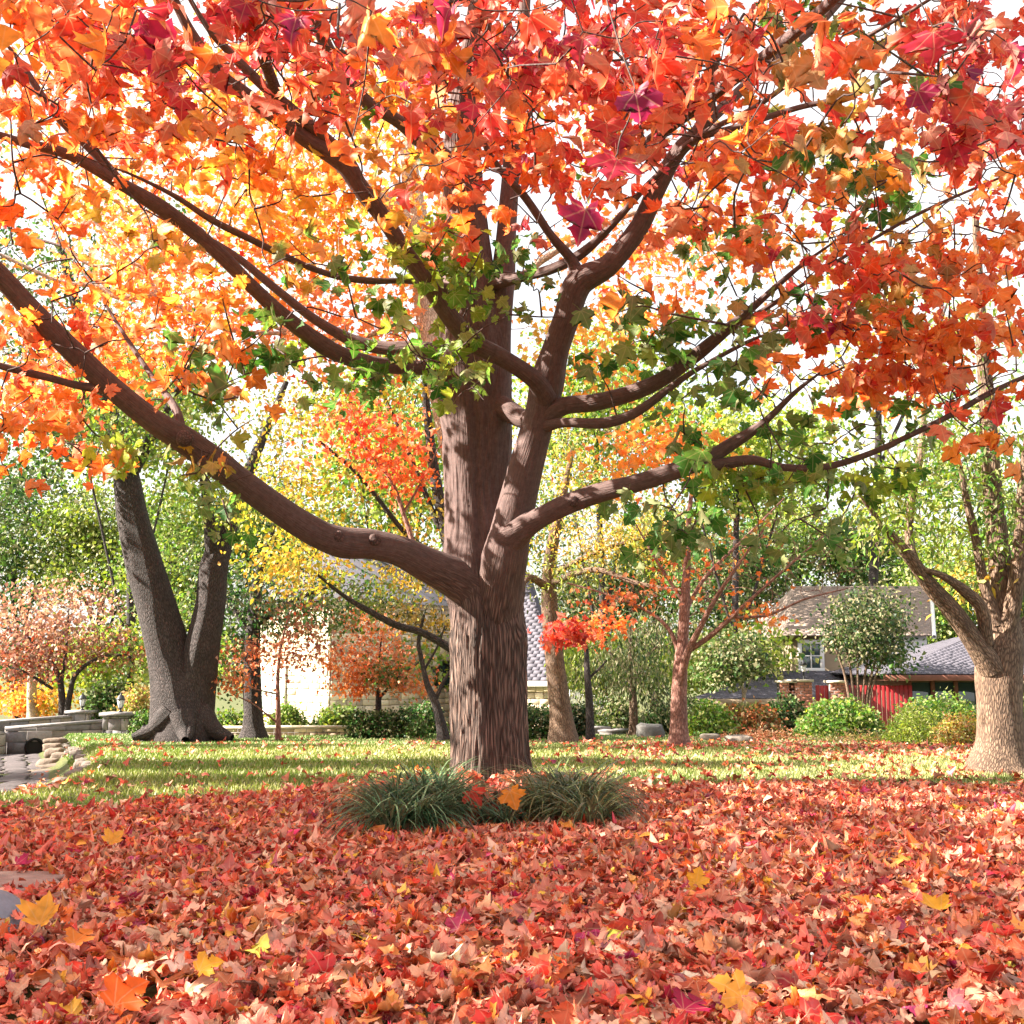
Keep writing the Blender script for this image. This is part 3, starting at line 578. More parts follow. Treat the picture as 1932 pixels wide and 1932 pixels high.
# ------------------------------------------------------------------ trees behind and beside
# big double-trunked tree at left
tree('double_trunk_tree', 'huge dark tree at left splitting into two leaning trunks above flared roots', 'tree',
     [[(342, 1392, 22, 108), (345, 1372, 22, 99), (338, 1325, 22, 91), (322, 1250, 22, 77), (296, 1150, 22, 69), (270, 1060, 22, 64), (250, 980, 22, 55), (238, 900, 22, 45), (225, 830, 22, 37), (190, 740, 22, 29), (150, 600, 22, 20), (110, 450, 22, 12)],
      [(358, 1380, 22, 77), (368, 1300, 22, 71), (380, 1220, 22, 66), (396, 1140, 22, 57), (404, 1070, 22, 55), (425, 1010, 22.1, 42), (450, 940, 22.3, 30), (490, 840, 22.6, 18), (540, 720, 22.8, 10)],
      [(322, 1345, 21.6, 50), (290, 1376, 21.5, 32), (250, 1392, 21.4, 15)], [(375, 1350, 21.8, 50), (405, 1378, 21.7, 32), (438, 1392, 21.6, 13)], [(345, 1350, 21.5, 47), (350, 1380, 21.3, 32), (350, 1397, 21.0, 15)],
      [(404, 1060, 22, 34), (400, 1020, 21.8, 30), (392, 960, 21.6, 20), (380, 880, 21.4, 12)],
      [(243, 900, 22, 30), (300, 800, 21.5, 18), (350, 700, 21, 12), (380, 560, 20.6, 7)],
      [(236, 880, 22, 25), (150, 870, 22, 15), (80, 830, 22, 10), (10, 800, 22, 5)]],
     M_GREY,
     [(60, 600, 22, 170, 210, 2.5, 75, 'KGS'), (250, 780, 21, 160, 90, 2, 60, 'GSL'), (420, 940, 21.5, 90, 60, 1.5, 32, 'GL'), (90, 820, 22, 120, 70, 2, 40, 'GSK'), (230, 480, 22, 200, 150, 2.5, 40, 'GLS'), (520, 800, 23, 90, 120, 2, 26, 'LGY'), (-150, 500, 21, 200, 350, 3, 90, 'GK')],
     size=.10, T=T_OVAL, seed=3, rad=.30, per=34, seg=40, bump=.13)
tree_root = None
# bright maple glowing behind the main tree
tree('maple_tree', 'sunlit orange and yellow maple right behind the big trunk, pale branches showing', 'tree',
     [[(905, 1432, 13.6, 50), (905, 1300, 13.6, 46), (900, 1150, 13.6, 42), (885, 1000, 13.7, 40), (860, 900, 13.8, 38), (815, 650, 14, 46), (795, 480, 14, 48), (775, 330, 14, 36), (760, 200, 14, 26), (750, 50, 14, 14)],
      [(775, 420, 14, 36), (720, 370, 14, 30), (670, 340, 14, 22), (590, 280, 14, 14), (500, 220, 14, 8)],
      [(810, 620, 14, 20), (740, 620, 13.8, 12), (660, 640, 13.6, 10), (560, 630, 13.5, 8), (470, 600, 13.4, 5)],
      [(560, 630, 13.5, 9), (420, 620, 13.4, 8), (300, 560, 13.3, 14), (230, 562, 13.2, 12), (180, 540, 13.2, 10), (110, 530, 13.1, 8), (0, 480, 13, 7)],
      [(300, 560, 13.3, 8), (260, 500, 13.3, 7), (170, 500, 13.2, 6), (110, 450, 13.2, 5)],
      [(230, 550, 13.2, 7), (250, 500, 13.2, 6), (180, 420, 13.2, 5), (150, 380, 13.2, 4)],
      [(840, 850, 13.8, 20), (950, 560, 13.9, 16), (1150, 420, 14, 12), (1300, 380, 14, 8), (1420, 300, 14, 5)]],
     M_PALE,
     [(640, 420, 14, 230, 190, 1.5, 100, 'OOYY'), (300, 480, 13.5, 260, 190, 1.5, 95, 'OOYR'), (200, 640, 13.2, 230, 110, 1.2, 55, 'OORY'), (620, 620, 13.8, 200, 90, 1.2, 50, 'OORT'), (260, 200, 14, 330, 180, 1.6, 90, 'OYRO'), (700, 150, 14.5, 260, 170, 1.5, 70, 'OOYL'),
      (560, 430, 14, 120, 120, 1.0, 36, 'LYY'), (1250, 480, 14, 260, 130, 1.5, 60, 'OOYR'), (1130, 640, 13.8, 130, 90, 1, 34, 'LYO'), (1180, 200, 14.5, 260, 170, 1.5, 55, 'ORYG'), (1250, 850, 13.6, 130, 60, 1, 34, 'OOY'), (60, 760, 13.2, 110, 60, 1, 24, 'OR'), (1500, 400, 14.5, 200, 130, 1.5, 26, 'OGL')],
     size=.115, T=T_STAR, mat=M_LEAF, seed=5, rad=.30, per=17, r0=.009, dY=2.8)
# red sprig maple sapling between
tree('maple_sapling', 'young maple with red-orange leaves left of the big trunk above the long limb', 'tree',
     [[(885, 1418, 15, 14), (882, 1250, 15, 12), (862, 1110, 15, 11), (790, 1040, 15, 10), (765, 980, 15, 9), (740, 910, 15, 7), (700, 860, 15, 5), (660, 800, 15, 3)],
      [(760, 970, 15, 6), (800, 900, 15, 4), (830, 840, 15, 3)]], M_RED,
     [(690, 820, 15, 120, 70, .7, 34, 'RRO'), (760, 880, 15, 80, 50, .6, 18, 'RO')], size=.085, T=T_STAR, mat=M_LEAF, seed=8, rad=.18, per=16, r0=.005)
# yellow-green oak-like tree filling the middle
tree('yellowing_tree', 'yellow-green tree left of the big trunk, long bare branch reaching down to the left', 'tree',
     [[(880, 1402, 18, 34), (880, 1300, 18, 30), (876, 1200, 18, 28), (858, 1080, 18, 26), (836, 980, 18, 22), (815, 860, 18, 20), (800, 720, 18, 12)],
      [(870, 1235, 17.8, 17), (800, 1195, 17.6, 14), (750, 1180, 17.4, 13), (700, 1155, 17.2, 12), (650, 1125, 17, 8), (600, 1085, 16.8, 5)],
      [(832, 1060, 18, 16), (760, 1000, 17.6, 10), (680, 900, 17.4, 8), (600, 830, 17.2, 5)],
      [(830, 1000, 18, 12), (790, 900, 18, 9), (740, 780, 18, 6), (700, 700, 18, 4)]],
     M_GREY, [(560, 960, 17.5, 120, 120, 1.5, 50, 'LYL'), (560, 1070, 17, 90, 40, 1, 30, 'LY'), (640, 760, 18, 150, 70, 1.5, 34, 'LYS'), (770, 1050, 17.5, 80, 80, 1, 30, 'LYS'), (620, 900, 18, 130, 120, 1.5, 34, 'LSY'), (770, 780, 18, 60, 110, 1, 10, 'LY'), (780, 960, 18, 60, 80, 1, 12, 'LYG')],
     size=.085, T=T_OVAL, seed=9, rad=.24, per=26, r0=.008)
# leaning trunk right of main, yellow-green crown
tree('leaning_tree', 'leaning tree with a sunlit ochre trunk just right of the big maple', 'tree',
     [[(1062, 1396, 21, 46), (1058, 1350, 21, 40), (1050, 1280, 21, 36), (1042, 1200, 21, 34), (1036, 1120, 21, 30), (1040, 1040, 21, 24), (1060, 950, 21, 16), (1080, 850, 21, 9)],
      [(1036, 1110, 21, 16), (1000, 1090, 20.5, 14), (985, 1105, 20.2, 8)], [(1038, 1100, 21, 14), (1120, 1075, 20, 11), (1200, 1100, 19.6, 9), (1290, 1115, 19.2, 6)], [(1038, 1085, 21, 12), (1130, 1040, 20.5, 9), (1220, 1010, 20.2, 6), (1300, 960, 20, 4)]],
     M_TAN, [(1110, 1010, 20.5, 130, 80, 1.5, 56, 'LSY'), (1060, 1090, 20.5, 80, 40, 1, 24, 'LS'), (1230, 1010, 20, 120, 70, 1.2, 38, 'SLY'), (1100, 880, 21, 110, 80, 1.5, 36, 'LSY'), (1020, 800, 21, 80, 110, 1.5, 22, 'LYG')],
     size=.095, T=T_LANCE, seed=12, rad=.28, per=32, r0=.01)
tree('red_leaved_sapling', 'thin dark sapling with a bright red leaf cluster, right of the leaning ochre trunk', 'tree',
     [[(1114, 1392, 22, 16), (1112, 1330, 22, 15), (1108, 1270, 22, 12), (1105, 1220, 22, 8), (1090, 1190, 21, 5), (1060, 1185, 19.5, 3)], [(1110, 1280, 22, 6), (1130, 1262, 22, 4), (1145, 1245, 22, 3)]], M_GREY,
     [(1060, 1190, 19.2, 48, 20, .3, 20, 'RRM'), (1130, 1185, 20, 70, 30, .5, 14, 'RO')], size=.12, T=T_STAR, mat=M_LEAF, seed=13, rad=.13, per=11, r0=.004)
# half-bare tree with rust leaves
bl = [[(1281, 1412, 18, 38), (1281, 1370, 18, 32), (1281, 1310, 18, 30), (1284, 1250, 18, 27), (1288, 1200, 18, 22), (1292, 1140, 18, 20), (1296, 1070, 18, 15), (1300, 980, 18, 10), (1310, 880, 18, 6)],
      [(1284, 1290, 17.9, 16), (1296, 1235, 17.7, 14), (1318, 1190, 17.5, 11), (1350, 1130, 17.3, 9), (1390, 1070, 17.1, 6), (1440, 1000, 17, 4)],
      [(1300, 1228, 17.7, 10), (1340, 1200, 17.5, 10), (1380, 1165, 17.3, 9), (1440, 1110, 17.1, 6), (1520, 1040, 16.9, 4), (1590, 980, 16.8, 3)],
      [(1284, 1240, 18, 10), (1260, 1185, 18, 8), (1215, 1150, 18.2, 6), (1140, 1120, 18.4, 4), (1070, 1100, 18.5, 3)],
      [(1290, 1160, 18, 9), (1330, 1090, 18.2, 7), (1400, 1020, 18.4, 5), (1480, 940, 18.6, 3)],
      [(1384, 1165, 17.3, 6), (1450, 1160, 17.2, 5), (1520, 1130, 17.1, 4), (1600, 1110, 17, 2.5)],
      [(1292, 1140, 18, 8), (1240, 1060, 18, 5), (1200, 990, 18, 3)]]
tree('half_bare_tree', 'half-bare tree with reddish bark and a few rust leaves, on the lawn right of centre', 'tree', bl, M_RED,
     [(1350, 1080, 17.8, 170, 120, 1.4, 200, 'OB', 1), (1500, 1040, 17.2, 150, 120, 1.2, 230, 'OB', .6), (1180, 1130, 18.2, 110, 40, .8, 60, 'OBR', 2), (1420, 1160, 17.2, 70, 26, .8, 14, 'OO', 7), (1380, 1010, 17.8, 100, 60, 1, 30, 'OL', 3), (1280, 1060, 18, 80, 60, .8, 26, 'OR', 3)],
     size=.085, T=T_STAR, seed=14, rad=.13, per=5, r0=.009, bump=.1)
# tall right tree
tree('furrowed_tree', 'furrowed-bark tree at the right edge, trunk brightly sunlit on its left side', 'tree',
     [[(1886, 1452, 11.6, 96), (1886, 1440, 11.6, 88), (1888, 1400, 11.6, 78), (1886, 1330, 11.6, 78), (1884, 1270, 11.6, 84), (1890, 1215, 11.6, 78), (1892, 1150, 11.6, 56), (1888, 1070, 11.6, 44), (1876, 960, 11.6, 38), (1868, 860, 11.6, 34), (1862, 760, 11.6, 30), (1850, 600, 11.6, 22), (1840, 400, 11.6, 12)],
      [(1872, 1262, 11.5, 50), (1835, 1205, 11.4, 38), (1795, 1150, 11.3, 35), (1755, 1105, 11.2, 30), (1722, 1060, 11.1, 24), (1690, 1020, 11.0, 18), (1660, 985, 10.9, 12), (1620, 930, 10.8, 6)],
      [(1728, 1070, 11.1, 20), (1715, 1010, 11.2, 16), (1722, 930, 11.3, 15), (1738, 850, 11.4, 13), (1742, 790, 11.5, 10), (1760, 700, 11.6, 6)],
      [(1862, 1215, 11.4, 26), (1852, 1150, 11.3, 24), (1820, 1115, 11.2, 22), (1775, 1085, 11.1, 13), (1720, 1070, 11.1, 8)],
      [(1882, 1180, 11.5, 24), (1856, 1100, 11.5, 20), (1842, 1020, 11.4, 17), (1825, 950, 11.3, 14), (1812, 880, 11.2, 8)],
      [(1896, 1200, 11.5, 36), (1915, 1120, 11.4, 30), (1925, 1020, 11.3, 26), (1932, 900, 11.2, 20), (1950, 750, 11.1, 14)],
      [(1900, 1230, 11.6, 34), (1935, 1180, 11.7, 28), (1990, 1120, 11.8, 20), (2060, 1000, 12, 12)]],
     M_TAN, [(1700, 960, 11.2, 110, 120, .9, 110, 'LLG'), (1800, 850, 11.6, 130, 120, 1., 100, 'LGG'), (1900, 950, 11.6, 70, 140, .8, 54, 'LGG'), (1790, 1010, 11.9, 60, 70, .5, 30, 'LLG'), (1860, 1090, 11.8, 70, 40, .6, 16, 'LY'), (1880, 650, 11.8, 200, 150, 1, 50, 'LG'), (2060, 900, 11.8, 110, 200, 1, 40, 'LG')],
     size=.095, T=T_LANCE, seed=17, rad=.17, per=13, seg=40, bump=.05, r0=.006)
# trunk behind the stone retaining wall, left
tree('oak_tree', 'straight grey trunk standing by the low stone wall, dark green crown above', 'tree',
     [[(478, 1394, 24, 44), (478, 1360, 24, 34), (477, 1300, 24, 32), (476, 1240, 24, 30), (480, 1160, 24, 26), (490, 1080, 24, 18), (520, 980, 24, 9)],
      [(478, 1200, 24, 14), (440, 1150, 24, 10), (400, 1100, 24.5, 6)], [(480, 1180, 24, 14), (560, 1130, 24, 9), (640, 1100, 24, 6)]],
     M_GREY, [(490, 1140, 24, 110, 80, 2, 60, 'KKG'), (620, 1130, 24.5, 100, 70, 1.6, 50, 'KSG'), (330, 1100, 25, 90, 110, 1.5, 40, 'GSL')], size=.10, T=T_OVAL, seed=19, rad=.3, per=36)
tree('maple_sapling', 'slim sapling with rust-brown leaves in front of the low stone wall', 'tree',
     [[(525, 1392, 22.6, 10), (525, 1340, 22.6, 9), (524, 1280, 22.6, 7), (530, 1220, 22.6, 5), (545, 1160, 22.6, 3)], [(525, 1365, 22.6, 4), (480, 1330, 22.4, 3), (440, 1310, 22.2, 2)], [(525, 1310, 22.6, 3), (480, 1300, 22.2, 2.5), (420, 1285, 22, 2)]],
     M_RED, [(500, 1240, 22.4, 100, 36, .8, 60, 'BBT', 8), (450, 1290, 22.2, 60, 20, .6, 24, 'BOT', 8), (570, 1220, 22.6, 80, 50, .8, 40, 'BPT', 8), (560, 1150, 22.8, 60, 50, .8, 26, 'BP', 9)], size=.075, T=T_STAR, seed=20, rad=.16, per=9, r0=.005)
tree('japanese_maple', 'low spreading orange maple growing between clipped shrubs before the stone house', 'tree',
     [[(714, 1362, 25, 12), (714, 1330, 25, 11), (712, 1300, 25, 9), (690, 1270, 25, 6), (660, 1240, 25, 4)], [(713, 1320, 25, 6), (750, 1280, 25, 5), (790, 1250, 25, 3)], [(713, 1310, 25, 6), (715, 1250, 25, 4), (720, 1200, 25, 3)]],
     M_GREY, [(700, 1255, 24.8, 100, 50, 1, 70, 'OBT', 22), (660, 1290, 24.6, 50, 20, .6, 22, 'OOB', 22), (770, 1290, 24.6, 60, 20, .6, 22, 'OBT', 20), (690, 1180, 25, 80, 40, .8, 34, 'BOT', 18), (725, 1270, 24.2, 35, 40, .3, 16, 'GS', 18)], size=.075, T=T_STAR, seed=21, rad=.17, per=20, r0=.005)
tree('pale_forked_tree', 'small pale grey forked trunk leaning beside the arched window', 'tree',
     [[(836, 1388, 22, 20), (828, 1350, 22, 17), (820, 1322, 22, 14), (806, 1290, 22, 11), (797, 1250, 22, 9), (790, 1210, 22, 8), (800, 1160, 22, 5)], [(820, 1325, 22, 8), (835, 1290, 22, 7), (850, 1265, 22, 5)], [(800, 1265, 22, 5), (825, 1220, 22, 4), (840, 1180, 22, 3)]],
     M_GREY, [(800, 1170, 22.2, 60, 40, .8, 26, 'KSY', 24), (720, 1140, 23, 60, 50, 1, 26, 'KSL', 24)], size=.09, T=T_OVAL, seed=22, rad=.22)
# pinkish trees at far left beyond the bridge
tree('pink_leaved_tree', 'tree with dusty pink leaves and twin dark stems behind the far bridge wall', 'tree',
     [[(118, 1358, 34, 14), (117, 1320, 34, 13), (112, 1280, 34, 10), (90, 1240, 34, 7), (50, 1200, 34, 5)], [(124, 1358, 33.8, 12), (132, 1310, 33.8, 10), (145, 1270, 33.8, 8), (190, 1240, 33.8, 6), (240, 1235, 33.8, 4)], [(116, 1290, 34, 7), (125, 1220, 34, 5), (130, 1150, 34, 3)], [(100, 1300, 33.8, 6), (50, 1270, 33.6, 5), (10, 1255, 33.6, 3)]],
     M_GREY, [(110, 1180, 34, 130, 90, 2.5, 150, 'PPT', 16), (50, 1240, 33.8, 80, 50, 1.6, 60, 'PPB', 22), (220, 1220, 34, 70, 40, 1.4, 34, 'PSB', 18)], size=.12, T=T_QUAD, seed=24, rad=.35, r0=.01)
tree('golden_tree', 'low golden-orange tree seen behind the bridge at far left', 'tree',
     [[(62, 1362, 36, 20), (60, 1330, 36, 18), (60, 1290, 36, 16), (58, 1240, 36, 10)]], M_PALE, [(40, 1318, 37, 34, 26, 1.2, 26, 'OYO', 40), (96, 1322, 37, 28, 26, 1, 20, 'OYL', 36)], size=.13, T=T_QUAD, seed=25, rad=.3)
# spruce-like drooping conifer and shrub trees between
tree('weeping_conifer', 'grey-green drooping conifer behind the half-bare tree', 'tree',
     [[(1196, 1385, 25, 17), (1195, 1330, 25, 15), (1192, 1270, 25, 12), (1188, 1180, 25, 7)], [(1193, 1280, 25, 6), (1150, 1230, 25, 4)], [(1193, 1260, 25, 6), (1240, 1220, 25, 4)]],
     M_TAN, [(1180, 1260, 25, 80, 60, 1.4, 90, 'SKS', 34), (1220, 1190, 25.5, 90, 40, 1.4, 50, 'KS', 34), (1100, 1260, 25, 40, 50, 1, 22, 'SLK', 30), (1240, 1320, 25, 30, 40, 1, 16, 'SK', 30)], size=.11, T=T_LANCE, seed=26, rad=.26, droop=1.6)
# ornamental trees in front of the right houses
tree('small_leafy_tree', 'small round olive tree in front of the low slate roof', 'tree',
     [[(1405, 1372, 30, 9), (1404, 1330, 30, 8), (1402, 1300, 30, 6), (1390, 1270, 30, 4)], [(1404, 1310, 30, 5), (1412, 1290, 30, 4), (1425, 1265, 30, 3)]],
     M_PALE, [(1392, 1238, 30, 52, 46, 1.4, 64, 'SSK', 38), (1345, 1262, 30, 36, 34, 1, 22, 'SGS', 30)], size=.10, T=T_QUAD, seed=27, rad=.26)
cm = [[(1620+dx, 1352, 28, 7), (1618+dx*1.2, 1310, 28, 6), (1618+dx*2, 1260, 28, 4.5), (1618+dx*3.4, 1210, 28, 3)] for dx in (0, -14, -7, 8, 15, 20)]
tree('multi_stem_tree', 'rounded dark green tree on many thin stems before the dormer house', 'tree', cm, M_TAN,
     [(1640, 1180, 28, 78, 66, 1.7, 150, 'KKS', 40), (1680, 1240, 28, 46, 26, .9, 22, 'KG', 30)], size=.10, T=T_OVAL, seed=28, rad=.24, trunk_name='stem')
# distant woodland: individual far trees
rf = np.random.default_rng(77)
FAR = [(30, 1010, 46, 130, 150, 'dark green broadleaf tree at the far left edge beyond the bridge', 'KSG'), (190, 1030, 44, 130, 130, 'pale green broadleaf tree behind the pink-leaved tree', 'SSL'), (330, 1050, 42, 110, 150, 'green tree seen between the two leaning trunks', 'SGL'), (470, 1010, 48, 120, 130, 'mid green tree beyond the stone house at left', 'SGK'),
       (640, 1060, 44, 110, 120, 'dark green tree above the stone house roof', 'KSG'), (940, 980, 50, 140, 130, 'green tree hidden mostly behind the big trunk', 'SLG'), (1120, 1140, 46, 90, 90, 'grey-green tree above the slate roof by the leaning trunk', 'SK'), (1240, 1060, 50, 110, 110, 'olive tree beyond the half-bare tree', 'SL'),
       (1390, 850, 36, 210, 120, 'sunny yellow-green tree filling the gap above the half-bare tree', 'LLG'), (740, 850, 34, 150, 190, 'sunny yellow-green tree filling the gap left of the big trunk', 'LLG'), (1130, 780, 38, 160, 170, 'pale yellow-green tree filling the gap right of the big trunk', 'LGL'), (240, 760, 36, 200, 150, 'sunny green tree seen above the double trunk fork', 'LLG'),
       (1380, 1100, 44, 110, 110, 'dark olive tree left of the tan roof', 'SKG'), (1500, 1020, 50, 120, 110, 'green tree rising behind the tan roof', 'SGL'), (1640, 1040, 50, 120, 90, 'tree with a pale leaning branch above the tan roof ridge', 'SKG'), (1790, 1120, 46, 90, 110, 'bright green tree between the dormer house and the hip-roofed house', 'LSG'), (1930, 1040, 50, 130, 140, 'light green tree above the hip roof at the right edge', 'SLG')]
for k, (px, py, Yf, rx, ry, lab, p) in enumerate(FAR):
    base = P(px, 1330, Yf); zg = float(gz(base[0], base[1])); _, pg = proj(np.array([base[0], base[1], zg]))
    tree('broadleaf_tree', lab, 'tree', [[(px, float(pg), Yf, 16), (px+rf.normal()*6, 1250, Yf, 14), (px+rf.normal()*8, py+ry*.5, Yf, 10), (px+rf.normal()*10, py-ry*.3, Yf, 5)], [(px, 1230, Yf, 6), (px+rx*.5, py+20, Yf, 3)], [(px, 1220, Yf, 6), (px-rx*.5, py, Yf, 3)]],
         M_GREY, [(px, py, Yf, rx, ry, 3.2, 110, p, 78), (px, 1240, Yf, rx*.9, 60, 2.5, 44, p, 64)], size=.16, T=T_QUAD, seed=100+k, rad=.5, group='broadleaf trees of the far woodland', r0=.02)
tree('broadleaf_tree', 'tall sparse tree against the white sky at upper right', 'tree',
     [[(1640, 1330, 40, 20), (1645, 1150, 40, 18), (1655, 950, 40, 15), (1660, 700, 40, 11), (1680, 450, 40, 7), (1700, 200, 40, 4)], [(1650, 900, 40, 8), (1740, 700, 40, 6), (1820, 480, 40, 3)], [(1655, 800, 40, 8), (1560, 620, 40, 5), (1500, 420, 40, 3)]],
     M_GREY, [(1640, 700, 40, 280, 220, 4, 120, 'LSY', 8), (1750, 380, 40, 180, 200, 3, 50, 'LYO', 5), (1800, 900, 38, 150, 120, 3, 60, 'LSG', 16)], size=.22, T=T_QUAD, seed=130, rad=.5, r0=.03)
# unseen trees added on the left, crowns shaped to shade lawn and litter
def shade_tree(x, y, zc, rx, ry, rz, n, lab, seed, pal='OG', trunk=.22):
    r = np.random.default_rng(seed); z0 = float(gz(x, y)); e = empty('maple_tree', (x, y, z0), label=lab, cat='tree')
    q = crom(np.array([[x, y, z0-.1, trunk*1.3], [x, y, z0+.5, trunk], [x+.1, y, zc*.6, trunk*.8], [x, y, zc, trunk*.5], [x, y, zc+rz*.7, .04]]), 6); sk = [q]
    Tubes().add(q[:, :3], q[:, 3], 16, bump=.06).build('trunk', M_BARK, e)
    for a in range(6):
        th = a*1.05+.3; l = crom(np.array([[x, y, zc*.5+a*.15, .11], [x+rx*.4*math.cos(th), y+ry*.4*math.sin(th), zc*.8, .07], [x+rx*.85*math.cos(th), y+ry*.85*math.sin(th), zc+.3, .02]]), 6)
        Tubes().add(l[:, :3], l[:, 3], 10).build('limb', M_LIMB, e); sk.append(l)
    v = norm(r.normal(0, 1, (n, 3)))*r.random((n, 1))**.4; c = np.array([x, y, zc])+v*np.array([rx, ry, rz]); c = c[c[:, 2] > 1.7]
    px, py = proj(c); c = c[~((px > -60) & (px < 2000) & (c[:, 1] > 0))]
    sprays(e, np.concatenate(sk), c, [30]*len(c), [pal]*len(c), .15, T_QUAD, M_LEAF, r, rad=.3, twmat=M_LIMB)
shade_tree(-8.2, 4.6, 5.0, 3.8, 3.6, 2.6, 330, 'unseen orange maple added just outside the left edge to shade the fallen leaves', 201, 'OR')
shade_tree(-13.5, 6.8, 6.5, 4.0, 2.3, 3.2, 260, 'second unseen maple added for shade outside the left edge beyond the stone channel', 202, 'OYG')
shade_tree(-9.6, 12.2, 6.2, 2.6, .5, 2.6, 120, 'unseen narrow maple added for a shadow stripe, level with the rock stack', 203, 'GO', trunk=.1)
shade_tree(-15.0, 11.9, 7.0, 3.2, .5, 3.4, 130, 'unseen narrow maple added for a shadow stripe, farther out beyond the left edge', 205, 'GO', trunk=.1)
shade_tree(-17.5, 17.2, 6.5, 4.0, 1.3, 3.5, 180, 'unseen maple added outside the left edge near the bridge to shade the lawn', 204, 'GO')
shade_tree(-14.0, 9.9, 7.0, 3.0, .35, 3.0, 80, 'unseen slim maple added for a shadow stripe, level with the big trunk', 206, 'OY', trunk=.1)

# ------------------------------------------------------------------ shrubs and hedges
def bush(name, label, cat, px, py, Yb, wpx, hpx, n, pal, size=.07, T=None, seed=1, box=False, group=None, depth=None, per=26):
    """foliage filling a mound (or clipped block) whose foot is at ground level; real stems inside"""
    r = np.random.default_rng(seed); c = P(px, py, Yb); w = wpx*.5*Yb/F; h = hpx*Yb/F; dp = depth or min(w, h*1.1)
    g = float(gz(c[0], c[1])); top = P(px, py-hpx, Yb)[2]; g0 = min(g, top-.2); h = top-g0
    e = empty(name, (c[0], c[1], g0), label=label, cat=cat, group=group)
    if box:
        v = r.uniform(-1, 1, (n, 3)); ax = r.integers(0, 3, n); big = np.where(r.random(n) < .5, 1, -1)*.96
        for k in range(3): v[ax == k, k] = big[ax == k]
        v[:, 2] = (v[:, 2]+1)/2; v[v[:, 2] < .04, 2] += .1
        cc = np.stack([c[0]+v[:, 0]*w, c[1]+v[:, 1]*dp, g0+v[:, 2]*h*.97], 1)
    else:
        v = norm(r.normal(0, 1, (n, 3)))*(r.random((n, 1))**.3); v[:, 2] = np.abs(v[:, 2])
        lump = 1+.22*vnoise(v[:, 0]*3+seed, v[:, 1]*3, v[:, 2]*3, 4); v = v*lump[:, None]
        cc = np.stack([c[0]+v[:, 0]*w, c[1]+v[:, 1]*dp, g0+.03+v[:, 2]*h*.95], 1)
    tb = Tubes(); st = []
    for k in range(max(4, int(w*5))):
        bx = c[0]+r.uniform(-.6, .6)*w; by = c[1]+r.uniform(-.4, .4)*dp; q = crom([[bx, by, g0-.05], [bx+r.normal()*.05, by, g0+h*.3], [bx+r.normal()*.12, by+r.normal()*.1, g0+h*.6]], 4); tb.add(q, np.linspace(.015, .007, len(q)), 5); st.append(q)
    rr = .085*max(.7, Yb/24) if not box else .085*Yb/24
    sprays(e, np.concatenate(st), cc, r.integers(per//2, per*3//2, len(cc)), [pal]*len(cc), size*1.08, T or (T_QUAD if Yb > 23.5 else T_OVAL), M_FAR, r, rad=rr, twmat=M_GREY, tw=tb, droop=.1, r0=.005, flat=.9)
    return e
bush('clipped_hedge', 'clipped dark green block hedge left of the big trunk, front one', 'hedge', 722, 1386, 24.5, 100, 34, 300, 'KKG', seed=301, box=True, size=.055)
bush('shrub', 'bright green shrub mound topping the low stone wall, next to the clipped block hedge', 'shrub', 640, 1368, 26.5, 92, 30, 120, 'GLS', seed=302)
bush('shrub', 'green shrub mound behind the slim sapling on top of the low stone wall', 'shrub', 545, 1370, 26.5, 70, 34, 100, 'GSL', seed=303)
bush('shrub', 'green shrub between the double trunk and the straight grey trunk', 'shrub', 440, 1386, 26, 70, 40, 110, 'GLK', seed=304)
bush('shrub', 'dark low shrub at the arched window', 'shrub', 800, 1366, 28, 80, 38, 110, 'KKG', seed=305)
bush('shrub', 'small tuft of green at the right foot of the block hedge', 'shrub', 785, 1386, 24, 30, 16, 36, 'GS', seed=306)
bush('clipped_hedge', 'clipped hedge with yellow-green top between big trunk and leaning trunk', 'hedge', 1018, 1390, 24, 80, 46, 280, 'KGK', seed=307, box=True, size=.06)
bush('clipped_hedge', 'dark end of hedge just right of the leaning trunk', 'hedge', 1080, 1388, 25, 40, 54, 110, 'KK', seed=308, box=True, size=.06)
bush('shrub', 'dark evergreen shrub left of the half-bare tree', 'shrub', 1250, 1388, 26, 80, 60, 130, 'KKG', seed=309)
bush('shrub', 'spreading green shrub behind the low pale wall', 'shrub', 1160, 1366, 27, 110, 50, 150, 'SSK', seed=310)
bush('shrub', 'glossy bright green shrub just right of the half-bare trunk', 'shrub', 1340, 1400, 24, 76, 78, 190, 'GGL', seed=311)
bush('shrub', 'twiggy olive shrub between bright green shrub and brick pillar', 'shrub', 1415, 1405, 25, 110, 76, 190, 'SSB', seed=312)
bush('shrub', 'dark red-berried shrub in front of the brick pillar', 'shrub', 1490, 1395, 26, 70, 80, 150, 'KKG', seed=313)
bush('shrub', 'leafy green shrub beneath the multi-stem tree', 'shrub', 1585, 1398, 24, 150, 78, 330, 'GGL', seed=314)
bush('shrub', 'tall leafy shrub below the brown-framed windows', 'shrub', 1775, 1390, 22, 180, 76, 300, 'GGL', seed=315)
bush('shrub', 'feathery yellow-green bush in front of the right-hand shrubs', 'shrub', 1730, 1408, 20, 100, 66, 210, 'LLS', size=.06, T=T_LANCE, seed=316)
bush('shrub', 'low yellow-green bush left of the furrowed trunk', 'shrub', 1815, 1410, 19, 100, 56, 180, 'LSB', size=.06, T=T_LANCE, seed=317)
bush('shrub', 'green bush at the right edge behind the furrowed trunk', 'shrub', 1940, 1400, 19, 60, 80, 140, 'GLK', seed=318)
bush('shrub', 'broad dark evergreen shrub between the two lanterns and the double trunk', 'shrub', 205, 1352, 33, 100, 80, 150, 'KSG', seed=319, size=.1)
